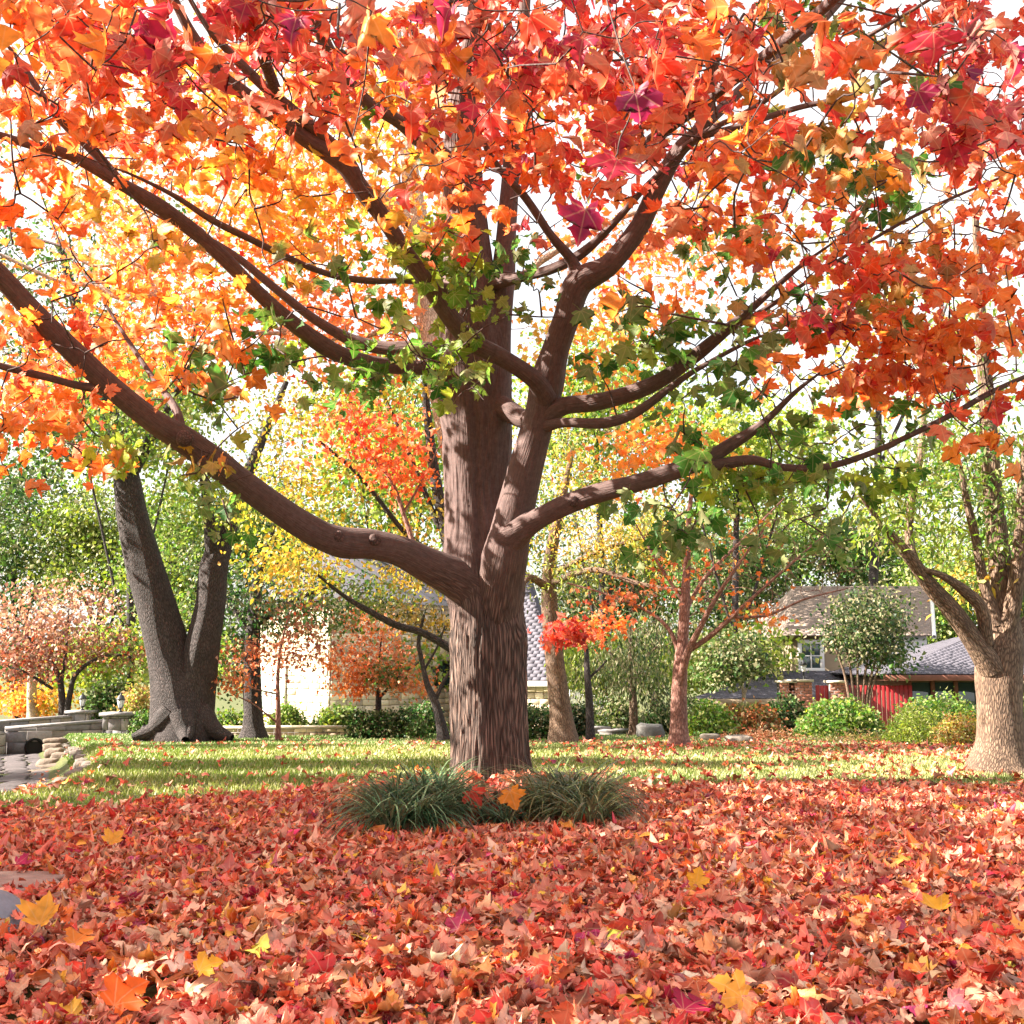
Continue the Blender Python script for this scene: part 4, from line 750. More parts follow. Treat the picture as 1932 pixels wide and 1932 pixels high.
bush('shrub', 'yellow-green shrub right of the nearer lantern', 'shrub', 255, 1352, 31, 70, 70, 110, 'LST', seed=320, size=.09)
bush('clipped_hedge', 'flat-topped hedge at the foot of the double trunk, left side', 'hedge', 284, 1376, 28, 44, 24, 100, 'GGS', seed=321, box=True)
bush('shrub', 'pale dry grass clump spreading at the bed edge on the right', 'shrub', 1440, 1408, 22.5, 170, 22, 120, 'TSB', size=.06, T=T_LANCE, seed=322)
bush('shrub', 'low dry plants along the bed before the leafy shrubs', 'shrub', 1610, 1412, 21, 190, 20, 130, 'TLS', size=.06, T=T_LANCE, seed=323)
bush('shrub', 'low hedge row hiding the house footings behind the half-bare tree', 'shrub', 1300, 1380, 29, 120, 60, 150, 'KSK', seed=324)

# ------------------------------------------------------------------ masonry helpers
class Geo:
    def __init__(s): s.V = []; s.F4 = []; s.F3 = []; s.C = []; s.n = 0
    def quad_block(s, o, ux, uy, uz, L, D, H, bev=.01, jit=0., c=1., r=None):
        """block from corner o: ux length, uz height, uy outward depth; front face chamfered"""
        o, ux, uy, uz = map(np.asarray, (o, ux, uy, uz)); b = min(bev, L*.3, H*.3)
        P4 = lambda e, d: [o+ux*e+uz*e+uy*d, o+ux*(L-e)+uz*e+uy*d, o+ux*(L-e)+uz*(H-e)+uy*d, o+ux*e+uz*(H-e)+uy*d]
        V = np.array(P4(0, 0)+P4(0, D-b)+P4(b, D))
        if jit and r is not None: V[4:] += r.normal(0, jit, (8, 3))
        F_ = []
        for k in (0, 4):
            for i in range(4): j = (i+1) % 4; F_.append((k+i, k+j, k+4+j, k+4+i))
        F_.append((8, 9, 10, 11)); F_.append((3, 2, 1, 0))
        s.V.append(V); s.F4.append(np.array(F_)+s.n); s.n += 12; s.C.append(np.tile(np.broadcast_to(c, 3), (12, 1)))
        return s
    def poly(s, V, Fc, c=1.):
        V = np.asarray(V, float); s.V.append(V)
        for f in Fc: (s.F4 if len(f) == 4 else s.F3).append(np.array([f])+s.n)
        s.n += len(V); s.C.append(np.tile(np.broadcast_to(c, 3), (len(V), 1))); return s
    def box(s, x0, x1, y0, y1, z0, z1, c=1.):
        V = [(x, y, z) for z in (z0, z1) for x, y in ((x0, y0), (x1, y0), (x1, y1), (x0, y1))]
        return s.poly(V, [(3, 2, 1, 0), (4, 5, 6, 7), (0, 1, 5, 4), (1, 2, 6, 5), (2, 3, 7, 6), (3, 0, 4, 7)], c)
    def build(s, name, mat, parent=None, **k):
        fs = []
        if s.F4: fs.append(np.concatenate(s.F4))
        if s.F3: fs.append(np.concatenate(s.F3))
        o = mesh(name, np.concatenate(s.V), fs, mat, parent, col=np.concatenate(s.C)); return tag(o, **k)
UP = np.array([0, 0, 1.])
def stone_wall(parent, A, B, zb, zt, mat, r, course=.2, wmin=.2, wmax=.55, thick=.05, name='stone', parts=True, tint=((1, 1, 1),), openings=(), gap=.012, zt2=None, wobble=.12):
    """stones with recessed joints on the face from A to B (2-D points, outward normal to the right of A->B)"""
    A, B = np.array([*A, 0.]), np.array([*B, 0.]); L = np.linalg.norm(B-A); ux = (B-A)/L; uy = np.cross(ux, UP); z = zb; G = Geo(); row = 0
    while z < max(zt, zt2 if zt2 else zt)-.03:
        h = course*r.uniform(1-wobble*2, 1+wobble*2); x = -r.uniform(0, wmax*.5)
        while x < L:
            w = r.uniform(wmin, wmax); x0, x1 = max(x, 0), min(x+w, L); x += w
            if x1-x0 < .04: continue
            tz = zt if zt2 is None else zt+(zt2-zt)*((x0+x1)/2/L)
            h1 = min(h, tz-z)
            if h1 < .03: continue
            cx, cz = (x0+x1)/2, z+h1/2
            if any(a < cx < b and c_ < cz < d_ for a, b, c_, d_ in openings): continue
            c = np.array(tint[r.integers(0, len(tint))])*np.exp(r.normal(0, .14))
            g = Geo() if parts else G
            g.quad_block(A+ux*(x0+gap/2)+UP*(z+gap/2), ux, uy, UP, x1-x0-gap, thick*r.uniform(.7, 1.2), h1-gap, bev=.012, jit=.004, c=c, r=r)
            if parts: g.build(name, mat, parent)
        z += h; row += 1
    if not parts: G.build(name+'work', mat, parent, kind='stuff')
def shingle_roof(parent, EL, ER, RL, RR, mat, r, course=.14, wsh=.3, thick=.014, parts=300, tint=.045, name='shingle'):
    """courses of shingles on the plane with eave EL-ER and ridge RL-RR"""
    EL, ER, RL, RR = [np.asarray(v, float) for v in (EL, ER, RL, RR)]; H = (np.linalg.norm(RL-EL)+np.linalg.norm(RR-ER))/2; n = max(2, int(H/course))
    nn = norm(np.cross(ER-EL, (RL+RR)/2-(EL+ER)/2)); nn = nn if nn[2] > 0 else -nn
    L_ = []
    u = norm(ER-EL); upv = (RL+RR)/2-(EL+ER)/2; upv = upv-u*(upv@u)
    for k in range(n):
        t1, t2 = k/n, min(1, (k+1.1)/n); a, b = EL+(RL-EL)*t1, ER+(RR-ER)*t1; lo1, hi1 = (a-EL)@u, (b-EL)@u; lo2, hi2 = (EL+(RL-EL)*t2-EL)@u, (ER+(RR-ER)*t2-EL)@u
        base = EL+upv*t1; tp = EL+upv*t2; x = np.floor(min(lo1, lo2)/wsh)*wsh+(wsh/2 if k % 2 else 0)-wsh
        cut = np.arange(x, max(hi1, hi2)+wsh*2, wsh); cut = cut+r.normal(0, wsh*.08, len(cut))
        for p0, p1 in zip(cut[:-1], cut[1:]):
            c0, c1, d0, d1 = max(p0, lo1), min(p1, hi1), max(p0, lo2), min(p1, hi2)
            if c1-c0 < .02: continue
            if d1 < d0: d0 = d1 = min(max((p0+p1)/2, lo2), hi2)
            q = [base+u*(c0+.002), base+u*(c1-.002), tp+u*d1, tp+u*d0]
            lift = thick*.4*r.uniform(.9, 1.15); top = [q[0]+nn*lift*2, q[1]+nn*lift*2, q[2]+nn*lift, q[3]+nn*lift]; bot = [v+nn*.002 for v in q]
            L_.append((np.linalg.norm(q[0]), np.array(bot+top), np.exp(r.normal(0, tint))))
    L_.sort(key=lambda t: t[0]); FQ = [(4, 5, 6, 7), (0, 1, 5, 4), (1, 2, 6, 5), (2, 3, 7, 6), (3, 0, 4, 7)]; G = Geo()
    for i, (_, V, c) in enumerate(L_):
        if i < parts: Geo().poly(V, FQ, c).build(name, mat, parent)
        else: G.poly(V, FQ, c)
    if G.n: G.build(name+'s', mat, parent, kind='stuff')
rw_ = np.random.default_rng(55)
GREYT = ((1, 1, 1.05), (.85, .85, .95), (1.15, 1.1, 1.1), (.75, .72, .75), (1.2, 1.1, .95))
# bridge: two parapets with end piers and lanterns
def parapet(label, pa, pb, pier_px, zpx_top_a, zpx_top_b, Ya, Yb_, zlow, pier=.66, pier_h=.18, grp=None, pipe=None):
    A = P(pa, zpx_top_a, Ya); B = P(pb, zpx_top_b, Yb_); e = empty('stone_parapet', (B[0], B[1], zlow), label=label, cat='wall')
    n2 = norm(np.cross(np.array([B[0]-A[0], B[1]-A[1], 0]), UP)); th = .32
    G = Geo(); V = []
    for p in (A, B):
        for off in (-.05, -th):
            for z in (zlow, p[2]-.06): V.append([p[0]+n2[0]*off, p[1]+n2[1]*off, z])
    G.poly(V, [(0, 4, 5, 1), (2, 3, 7, 6), (1, 5, 7, 3), (0, 1, 3, 2), (4, 6, 7, 5)]).build('core', M_MORTAR, e)
    ops = ()
    L = np.hypot(B[0]-A[0], B[1]-A[1])
    if pipe: ops = ((pipe[0]-.2, pipe[0]+.2, pipe[1]-.2, pipe[1]+.2),)
    stone_wall(e, (A[0], A[1]), (B[0], B[1]), zlow, A[2]-.06, M_STONE, rw_, course=.26, wmin=.28, wmax=.75, tint=GREYT, zt2=B[2]-.06, openings=ops)
    cp_ = Geo(); V = []
    for p in (A, B):
        for off in (.06, -th-.05):
            for z in (p[2]-.06, p[2]): V.append([p[0]+n2[0]*off, p[1]+n2[1]*off, z])
    cp_.poly(V, [(0, 4, 5, 1), (2, 3, 7, 6), (1, 5, 7, 3), (0, 1, 3, 2), (4, 6, 7, 5), (0, 2, 6, 4)]).build('coping', M_STONE, e)
    if pipe:
        ux = norm(np.array([B[0]-A[0], B[1]-A[1], 0])); pc = np.array([A[0], A[1], 0])+ux*pipe[0]; pc[2] = pipe[1]
        t = Tubes(); ring = 24; a = np.linspace(0, 2*math.pi, ring+1)
        pts = np.array([pc+ux*math.cos(q)*.19+UP*math.sin(q)*.19+n2*.05 for q in a]); t.add(pts, np.full(ring+1, .035), 8); t.build('pipe_rim', M_STONE, e)
        Vd = [pc+n2*.03]+[pc+ux*math.cos(q)*.19+UP*math.sin(q)*.19+n2*.03 for q in a[:-1]]
        Geo().poly(Vd, [(0, 1+i, 1+(i+1) % ring) for i in range(ring)]).build('pipe_shade_disc', M_DARK, e)  # flat near-black disc carries the shade inside the pipe
    # pier
    C_ = np.array([B[0], B[1]])+norm(B-A)[:2]*pier*.5; pt = B[2]+pier_h; hp = pier/2
    pe = empty('stone_pier', (C_[0], C_[1], zlow), label='stone pier ending the '+('nearer' if pipe else 'farther')+' bridge parapet, carrying a lantern', cat='pier')
    Geo().box(C_[0]-hp+.05, C_[0]+hp-.05, C_[1]-hp+.05, C_[1]+hp-.05, zlow, pt-.08).build('core', M_MORTAR, pe)
    cs = [(C_[0]-hp, C_[1]-hp+.05), (C_[0]+hp, C_[1]-hp+.05)]
    stone_wall(pe, (C_[0]-hp, C_[1]-hp+.05), (C_[0]+hp, C_[1]-hp+.05), zlow, pt-.08, M_STONE, rw_, course=.24, wmin=.2, wmax=.34, tint=GREYT)
    stone_wall(pe, (C_[0]+hp-.05, C_[1]-hp), (C_[0]+hp-.05, C_[1]+hp), zlow, pt-.08, M_STONE, rw_, course=.24, wmin=.2, wmax=.34, tint=GREYT)
    Geo().box(C_[0]-hp-.06, C_[0]+hp+.06, C_[1]-hp-.06, C_[1]+hp+.06, pt-.08, pt).build('cap', M_STONE, pe)
    return C_, pt
def lathe(prof, seg, c):
    th = np.linspace(0, 2*math.pi, seg, endpoint=False)+math.pi/seg; pr = np.array(prof); V = np.stack([pr[:, :1]*np.cos(th)+c[0], pr[:, :1]*np.sin(th)+c[1], pr[:, 1:]+c[2]+0*th], -1).reshape(-1, 3)
    i = np.arange(len(pr)-1)[:, None]*seg; j = np.arange(seg)[None]; j2 = (j+1) % seg; return V, np.stack([i+j, i+j2, i+seg+j2, i+seg+j], -1).reshape(-1, 4)
def lantern(C_, z, label, s=1.):
    e = empty('lantern', (C_[0], C_[1], z), label=label, cat='lantern', group='lanterns on the stone piers')
    def part(nm, prof, seg, mat):
        V, F4 = lathe([(a*s, b*s) for a, b in prof], seg, (C_[0], C_[1], z)); mesh(nm, V, [F4], mat, e)
    part('post', [(.001, 0), (.075, 0), (.075, .02), (.03, .04), (.022, .08), (.05, .10), (.06, .12), (.001, .12)], 12, M_BLACK)
    part('glass', [(.001, .122), (.06, .122), (.105, .33), (.001, .33)], 6, M_LGLASS)
    part('cap', [(.001, .325), (.125, .332), (.125, .35), (.10, .37), (.075, .43), (.03, .46), (.02, .48), (.026, .50), (.001, .52)], 12, M_BLACK)
    for k in range(6):
        a = k*math.pi/3+math.pi/6; t = Tubes(); t.add([[C_[0]+.062*s*math.cos(a), C_[1]+.062*s*math.sin(a), z+.12*s], [C_[0]+.108*s*math.cos(a), C_[1]+.108*s*math.sin(a), z+.335*s]], [.006*s, .006*s], 5); t.build('frame_bar', M_BLACK, e)
zpipe = P(60, 1411, 27)[2]
A_ = P(10, 1372, 27); B_ = P(202, 1358, 28); L_AB = np.hypot(B_[0]-A_[0], B_[1]-A_[1])
c1, z1 = parapet('grey stone parapet of the near side of the bridge, drain pipe below', 10, 200, 0, 1372, 1358, 27, 28, P(60, 1425, 27)[2], pipe=(L_AB*.29, zpipe))
c2, z2 = parapet('grey stone parapet of the far side of the bridge', -30, 136, 0, 1362, 1350, 30, 32, P(60, 1400, 31)[2], pier_h=.14, pier=.6)
lantern(c1, z1, 'black lantern with pale glass on the nearer, right-hand bridge pier', .95)
lantern(c2, z2, 'black lantern with pale glass on the farther, left-hand bridge pier', .98)
# left return of near parapet
G = Geo(); a = P(-40, 1385, 25.5); b = P(10, 1374, 27); e = empty('stone_wing_wall', (a[0], a[1], -1.6), label='short wing wall tinted sunlit at the left end of the near bridge parapet', cat='wall')
stone_wall(e, (a[0], a[1]), (b[0], b[1]), -1.7, b[2]-.1, M_STONE, rw_, course=.26, wmin=.3, wmax=.6, tint=((1.5, 1.4, 1.2),))  # bright warm tint puts sunlight into the stone colour
n2 = norm(np.cross(np.array([b[0]-a[0], b[1]-a[1], 0]), UP)); V = [[p[0]+n2[0]*o, p[1]+n2[1]*o, z] for p in (a, b) for o in (0, -.3) for z in (-1.7, b[2]-.08)]
Geo().poly(V, [(0, 4, 5, 1), (2, 3, 7, 6), (1, 5, 7, 3), (0, 1, 3, 2), (4, 6, 7, 5)]).build('core', M_MORTAR, e)
# stone lined channel
def rock(V0, size, r, flat=.6, seed=0, n=2):
    th = np.linspace(0, 2*math.pi, 14, endpoint=False); ph = np.linspace(0, math.pi, 9); T_, H_ = np.meshgrid(th, ph); d = np.stack([np.sin(H_)*np.cos(T_), np.sin(H_)*np.sin(T_), np.cos(H_)], -1).reshape(-1, 3)
    d = np.sign(d)*np.abs(d)**.45; d = d/np.maximum(1, np.abs(d).max(1, keepdims=True)*.0+1); k = .9+.16*vnoise(d[:, 0]*1.7+seed*3.1, d[:, 1]*1.7, d[:, 2]*1.7, seed)+.09*vnoise(d[:, 0]*5+seed, d[:, 1]*6, d[:, 2]*6, seed)
    V = d*k[:, None]*np.asarray(size)*.5+np.asarray(V0); i = np.arange(8)[:, None]*14; j = np.arange(14)[None]; j2 = (j+1) % 14
    return V, np.stack([i+j, i+14+j, i+14+j2, i+j2], -1).reshape(-1, 4)
ch = empty('stone_channel', (CHN[2][0], CHN[2][1], float(gz(*CHN[2]))), label='stone-lined drainage channel running from the pipe towards the left edge', cat='channel')
rc = np.random.default_rng(66); t_ = 0
for sgm in range(len(CHN)-1):
    a, b = CHN[sgm], CHN[sgm+1]; Ls = np.linalg.norm(b-a); u = (b-a)/Ls; v = np.array([u[1], -u[0]]); s_ = 0
    while s_ < Ls:
        w = rc.uniform(.35, .7)
        for q in (-.42, 0, .42):
            if sgm == 0 and s_ < .6: continue
            c = a+u*(s_+w/2)+v*(q+rc.normal()*.04); z = float(gz(c[0], c[1]))
            V, F4 = rock((c[0], c[1], z+.0), (.44*rc.uniform(.85, 1.1), w*rc.uniform(.85, 1.05), .06), rc, seed=int(rc.integers(99)))
            cc = np.array([.42, .37, .41])*np.exp(rc.normal(0, .12)); mesh('paving_stone', V, [F4], M_ROCK, ch, col=np.tile(cc, (len(V), 1)), smooth=True)
        for side in (-1, 1):
            c = a+u*(s_+w/2)+v*side*rc.uniform(.92, 1.0); z = float(gz(c[0], c[1]))
            V, F4 = rock((c[0], c[1], z-.02), (w*.35, w*.6, rc.uniform(.1, .2)), rc, seed=int(rc.integers(99)))
            cc = np.array([.75, .66, .58])*np.exp(rc.normal(0, .12)); mesh('edge_stone', V, [F4], M_ROCK, ch, col=np.tile(cc, (len(V), 1)), smooth=True)
        s_ += w
# stacked rocks right of the pipe
st = empty('rock_stack', tuple(P(112, 1440, 21)), label='stack of tan flat rocks on the right bank of the channel', cat='rocks')
for (px, py, Yr, w, h, rot) in ((105, 1398, 23, 44, 7, .1), (100, 1410, 22.6, 36, 10, 0), (104, 1421, 22.2, 40, 12, -.1), (118, 1431, 21.6, 44, 14, .2), (92, 1442, 21, 40, 14, 0), (108, 1448, 20.4, 66, 8, .1), (80, 1458, 19.6, 60, 8, .1), (130, 1432, 21.4, 30, 10, .3), (60, 1467, 18.6, 60, 8, 0)):
    c = P(px, py, Yr); k = Yr/F; V, F4 = rock(c, (w*k, w*k*.8, h*k*1.7), rc, seed=int(rc.integers(99))); mesh('rock', V, [F4], M_ROCK, st, col=np.tile(np.array([.85, .68, .52])*np.exp(rc.normal(0, .12)), (len(V), 1)))
# rocks by the right bed, boulder and flagstones
for (px, py, Yr, w, h, lab, cl) in ((1228, 1388, 23.5, 50, 26, 'rounded grey boulder in the grass left of the half-bare tree', (.55, .58, .58)), (1340, 1402, 21, 40, 14, 'pale flat rock beside the bright green shrub', (1.0, .92, .8)), (1395, 1406, 20, 50, 14, 'longer pale rock slanting out of the bed edge', (1.0, .92, .8))):
    c = P(px, py, Yr); c[2] = float(gz(c[0], c[1]))+h*Yr/F*.3; k = Yr/F; V, F4 = rock(c, (w*k*1.1, w*k*.8, h*k*1.5), rc, seed=int(rc.integers(99))); o = mesh('rock', V-c, [F4], M_ROCK, None, col=np.tile(np.array(cl), (len(V), 1)), smooth=True); o.location = Vector(c); tag(o, lab, 'rock')
c = np.array([-2.12, 4.55, .03]); V, F4 = rock(c, (.36, .36, .32), rc, seed=4)
th = np.linspace(0, 2*math.pi, 48, endpoint=False); ph = np.linspace(0, math.pi, 25); T__, H__ = np.meshgrid(th, ph); dd = np.stack([np.sin(H__)*np.cos(T__), np.sin(H__)*np.sin(T__), np.cos(H__)], -1).reshape(-1, 3)
V = dd*(1+.07*vnoise(dd[:, 0]*1.5, dd[:, 1]*1.5, dd[:, 2]*1.5, 4))[:, None]*np.array([.20, .22, .15]); i = np.arange(24)[:, None]*48; j = np.arange(48)[None]; j2 = (j+1) % 48
o = mesh('boulder', V, [np.stack([i+j, i+48+j, i+48+j2, i+j2], -1).reshape(-1, 4)], M_BLUER, None, smooth=True); o.location = Vector(c); tag(o, 'smooth blue-grey boulder half buried in fallen leaves at the left edge', 'boulder')
def flagstone(cx, cy, sx, sy, h, lab, seed):
    r = np.random.default_rng(seed); n = 26; a = np.linspace(0, 2*math.pi, n, endpoint=False); rr = 1+.12*np.cos(3*a+seed)+r.normal(0, .03, n); xy = np.stack([np.sign(np.cos(a))*np.abs(np.cos(a))**.6*sx*rr, np.sign(np.sin(a))*np.abs(np.sin(a))**.6*sy*rr], 1)
    lay = [(1., -.05), (1.02, h*.35), (.97, h*.4), (1., h*.8), (.97, h), (.5, h*1.02)]; V = []
    for s, z in lay: V += [[x*s+r.normal(0, .003), y*s, z+r.normal(0, .0015)] for x, y in xy]
    V.append([0, 0, h*1.02]); F4 = [(k*n+i, k*n+(i+1) % n, (k+1)*n+(i+1) % n, (k+1)*n+i) for k in range(len(lay)-1) for i in range(n)]; F3 = [(5*n+i, 5*n+(i+1) % n, len(V)-1) for i in range(n)]
    o = mesh('flagstone', V, [np.array(F4), np.array(F3)], M_ROCK, None, col=np.tile([1.7, 1.25, 1.1], (len(V), 1))); o.location = (cx, cy, 0); tag(o, lab, 'paving stone')
flagstone(-2.62, 5.45, .50, .26, .045, 'weathered tan flagstone among leaves at the left edge, behind the boulder', 3)
flagstone(.85, 7.5, .22, .14, .05, 'small flagstone almost covered by leaves right of the liriope clump', 5)
# low retaining wall (left) and pale low walls (centre)
def low_wall(label, x0p, y0p, Y0, x1p, y1p, Y1, bot, mat, tint, course=.11, wmin=.12, wmax=.3, cop=M_WSTONE, capt=.05):
    A = P(x0p, y0p, Y0); B = P(x1p, y1p, Y1); zb = min(P(x0p, bot, Y0)[2], P(x1p, bot, Y1)[2])-.12; e = empty('stone_wall', (A[0], A[1], zb), label=label, cat='wall')
    n2 = norm(np.cross(np.array([B[0]-A[0], B[1]-A[1], 0]), UP)); V = [[p[0]+n2[0]*o, p[1]+n2[1]*o, z] for p in (A, B) for o in (0, -.28) for z in (zb, p[2]-capt)]
    Geo().poly(V, [(0, 4, 5, 1), (2, 3, 7, 6), (1, 5, 7, 3), (0, 1, 3, 2), (4, 6, 7, 5)]).build('core', M_MORTAR, e)
    stone_wall(e, (A[0], A[1]), (B[0], B[1]), zb, A[2]-capt, mat, rw_, course=course, wmin=wmin, wmax=wmax, tint=tint, zt2=B[2]-capt, thick=.04)
    V = [[p[0]+n2[0]*o, p[1]+n2[1]*o, z] for p in (A, B) for o in (.07, -.32) for z in (p[2]-capt, p[2])]
    Geo().poly(V, [(0, 4, 5, 1), (2, 3, 7, 6), (1, 5, 7, 3), (0, 1, 3, 2), (4, 6, 7, 5), (0, 2, 6, 4)]).build('coping', cop, e)
low_wall('low pinkish stone retaining wall with coping, behind the slim sapling', 400, 1370, 25.5, 676, 1370, 25.5, 1392, M_WSTONE, ((.8, .68, .62), (.95, .85, .75), (.7, .58, .52), (1, .92, .85)))
low_wall('low grey stone wall with pale coping right of the leaning trunk, stepped lower part', 1090, 1371, 26, 1152, 1371, 26, 1392, M_STONE, GREYT, cop=M_STONE)
low_wall('low grey stone wall sloping down towards the half-bare tree', 1152, 1378, 25.5, 1205, 1372, 27, 1392, M_STONE, GREYT, cop=M_STONE)
# iron picket fence
fe = empty('picket_fence', tuple(P(1090, 1380, 27)), label='thin grey iron picket fence above the low wall right of the leaning trunk', cat='fence')
fa, fb = P(1075, 1320, 27.5), P(1150, 1345, 27.5)
for k in range(26):
    t = k/25; x = fa[0]+(fb[0]-fa[0])*t; Tubes().add([[x, 27.5, -.45], [x, 27.5, fa[2]*(1-t)+fb[2]*t+.25]], [.009, .009], 5).build('picket', M_STONE if False else M_WHITE, fe)
for zz in (.0, .55): Tubes().add([[fa[0]-.05, 27.52, zz-.2+.1], [fb[0]+.05, 27.52, zz-.3+.1]], [.012, .012], 5).build('rail', M_WHITE, fe)
# ------------------------------------------------------------------ houses
rh = np.random.default_rng(91)
CREAM = ((1, 1, 1), (1.1, 1.08, 1.02), (.85, .82, .78), (1.15, 1.1, 1.0), (.95, .9, .82))
def body(parent, pts, z0, z1, mat=M_MORTAR, inset=.06):
    """closed wall core from a convex footprint (counter-clockwise list of 2-D points)"""
    c = np.mean(pts, 0); q = [np.array(p)+(c-np.array(p))/np.linalg.norm(c-np.array(p))*inset for p in pts]; n = len(q)
    V = [[*p, z0] for p in q]+[[*p, z1] for p in q]; Geo().poly(V, [(i, (i+1) % n, n+(i+1) % n, n+i) for i in range(n)]+[(n, n+1, n+2, n+3)]).build('wall', mat, parent)
def window(parent, A, ux, uy, w, h, bars=(2, 2), frame=M_WHITE, glass=M_GLASS, ft=.07, deep=.06):
    """A lower-left corner; ux along; uy outward"""
    A, ux, uy = map(np.asarray, (A, ux, uy)); f = Geo()
    for (x, z, L, H) in ((0, 0, w, ft), (0, h-ft, w, ft), (0, ft, ft, h-2*ft), (w-ft, ft, ft, h-2*ft)): f.quad_block(A+ux*x+UP*z, ux, uy, UP, L, deep, H, bev=.008)
    fo = f.build('window', frame, parent)
    nx_, nz_ = bars; pw, ph_ = (w-2*ft-(nx_-1)*.035)/nx_, (h-2*ft-(nz_-1)*.035)/nz_
    for k in range(1, nx_): Geo().quad_block(A+ux*(ft+k*(pw+.035)-.035)+UP*ft, ux, uy, UP, .035, deep*.8, h-2*ft, bev=.004).build('muntin', frame, fo)
    for k in range(1, nz_): Geo().quad_block(A+ux*ft+UP*(ft+k*(ph_+.035)-.035), ux, uy, UP, w-2*ft, deep*.7, .035, bev=.004).build('muntin', frame, fo)
    for i in range(nx_):
        for k in range(nz_): Geo().quad_block(A+ux*(ft+i*(pw+.035))+UP*(ft+k*(ph_+.035)), ux, uy, UP, pw, deep*.35, ph_, bev=.002).build('pane', glass, fo)
    sl_ = Geo().quad_block(A-ux*.05-UP*.05, ux, uy, UP, w+.1, deep+.05, .05, bev=.006).build('sill', frame, fo)
    return fo
# stone house left: sunlit wall A (faces left), shaded wall B (faces right-front)
ha = empty('stone_house', tuple(P(620, 1400, 31)), label='cream stone house half hidden by trees left of the big trunk, arched window', cat='house')
cor = P(622, 1345, 31)[:2]; a1_ = P(470, 1345, 33.5)[:2]; b1_ = P(880, 1345, 34.2)[:2]; c1_ = b1_+(a1_-cor)*1.1; z0h, z1h = -1.3, 3.0
body(ha, [tuple(cor), tuple(b1_), tuple(c1_), tuple(a1_)], z0h, z1h)
LA = np.linalg.norm(cor-a1_); uA = np.array([*((cor-a1_)/LA), 0]); nA = np.cross(uA, UP); zw0, zw1 = P(530, 1345, 32)[2], P(530, 1255, 32)[2]; wA = LA*.32
stone_wall(ha, tuple(a1_), tuple(cor), z0h, z1h, M_WSTONE, rh, course=.2, wmin=.2, wmax=.5, parts=False, tint=CREAM, openings=((wA-.7, wA+.7, zw0, zw1),))
window(ha, np.array([*a1_, zw0])+uA*(wA-.65)+nA*.07, uA, nA, 1.3, zw1-zw0, (2, 3), glass=M_CURT)
LB = np.linalg.norm(b1_-cor); uB = np.array([*((b1_-cor)/LB), 0]); nB = np.cross(uB, UP)
ax_ = LB*.80; za = P(831, 1296, 33.5)[2]; hw, hh = .24, .42
stone_wall(ha, tuple(cor), tuple(b1_), z0h, z1h, M_WSTONE, rh, course=.2, wmin=.2, wmax=.5, parts=False, tint=CREAM, openings=((ax_-.34, ax_+.34, za-.05, za+.78),))
ab = np.array([*cor, za])+uB*ax_; arch = [(-hw, 0), (hw, 0), (hw, hh)]+[(hw*math.cos(t), hh+hw*math.sin(t)) for t in np.linspace(.2, math.pi-.2, 9)]+[(-hw, hh)]
Vw = [ab+uB*x+UP*z+nB*.09 for x, z in [(0, .3)]+arch]; nA_ = len(arch); wo = Geo().poly(Vw, [(0, 1+i, 1+(i+1) % nA_) for i in range(nA_)]).build('arched_window', M_GLASS, ha)
fr_ = Tubes(); ap = np.array([ab+uB*x*1.08+UP*z*1.03+nB*.11 for x, z in arch+arch[:1]]); fr_.add(ap, np.full(len(ap), .025), 6); fr_.build('frame', M_DARK, wo)
for x in (-.08, .08): Tubes().add([ab+uB*x+nB*.10, ab+uB*x+UP*(hh+hw*.9)+nB*.10], [.01, .01], 5).build('muntin', M_BLACK, wo)
for z in (.15, .3, .45): Tubes().add([ab-uB*hw+UP*z+nB*.10, ab+uB*hw+UP*z+nB*.10], [.01, .01], 5).build('muntin', M_BLACK, wo)
rd = np.array([*((cor+b1_)/2+((a1_+c1_)/2-(cor+b1_)/2)*.5), z1h+1.8]); e0, e1, e2, e3 = [np.array([*p, z1h-.05]) for p in (cor+(cor-c1_)*.05, b1_+(b1_-a1_)*.05, c1_, a1_+(a1_-b1_)*.05)]
rl, rr2 = (e0+e3)/2*.7+(e1+e2)/2*.3, (e0+e3)/2*.3+(e1+e2)/2*.7; rl[2] = rr2[2] = z1h+1.8
Geo().poly([e0, e1, e2, e3, rl, rr2], [(0, 1, 5, 4), (2, 3, 4, 5), (1, 2, 5), (3, 0, 4)]).build('roof', M_ROOF, ha)
# wing at the right of the big trunk with steep slate roof
hb = empty('stone_house_wing', tuple(P(1010, 1400, 30)), label='cream stone wing with steep slate roof between the big trunk and the leaning trunk', cat='house')
q0 = P(900, 1345, 30.6)[:2]; q1 = P(1066, 1345, 29.4)[:2]; back = np.array([-.5, 5.]); q2, q3 = q1+back, q0+back; ze = P(1030, 1284, 29.6)[2]
body(hb, [tuple(q0), tuple(q1), tuple(q2), tuple(q3)], -1.4, ze)
LQ = np.linalg.norm(q1-q0); xd = LQ*.945
stone_wall(hb, tuple(q0), tuple(q1), -1.4, ze-.1, M_WSTONE, rh, course=.17, wmin=.18, wmax=.45, parts=False, tint=CREAM, openings=((xd-.14, xd+.2, -1, ze-.5),))
uQ = np.array([*((q1-q0)/LQ), 0]); nQ = np.cross(uQ, UP); Geo().quad_block(np.array([*q0, -1.2])+uQ*(xd-.12), uQ, nQ, UP, .26, .02, ze+.55, bev=.01).build('door', M_BROWN, hb)
E0 = np.array([*q0, ze])+nQ*.25-uQ*.2; E1 = np.array([*q1, ze])+nQ*.25+uQ*.1; R0_ = P(900, 1080, 33); R1_ = P(1000, 1080, 33)
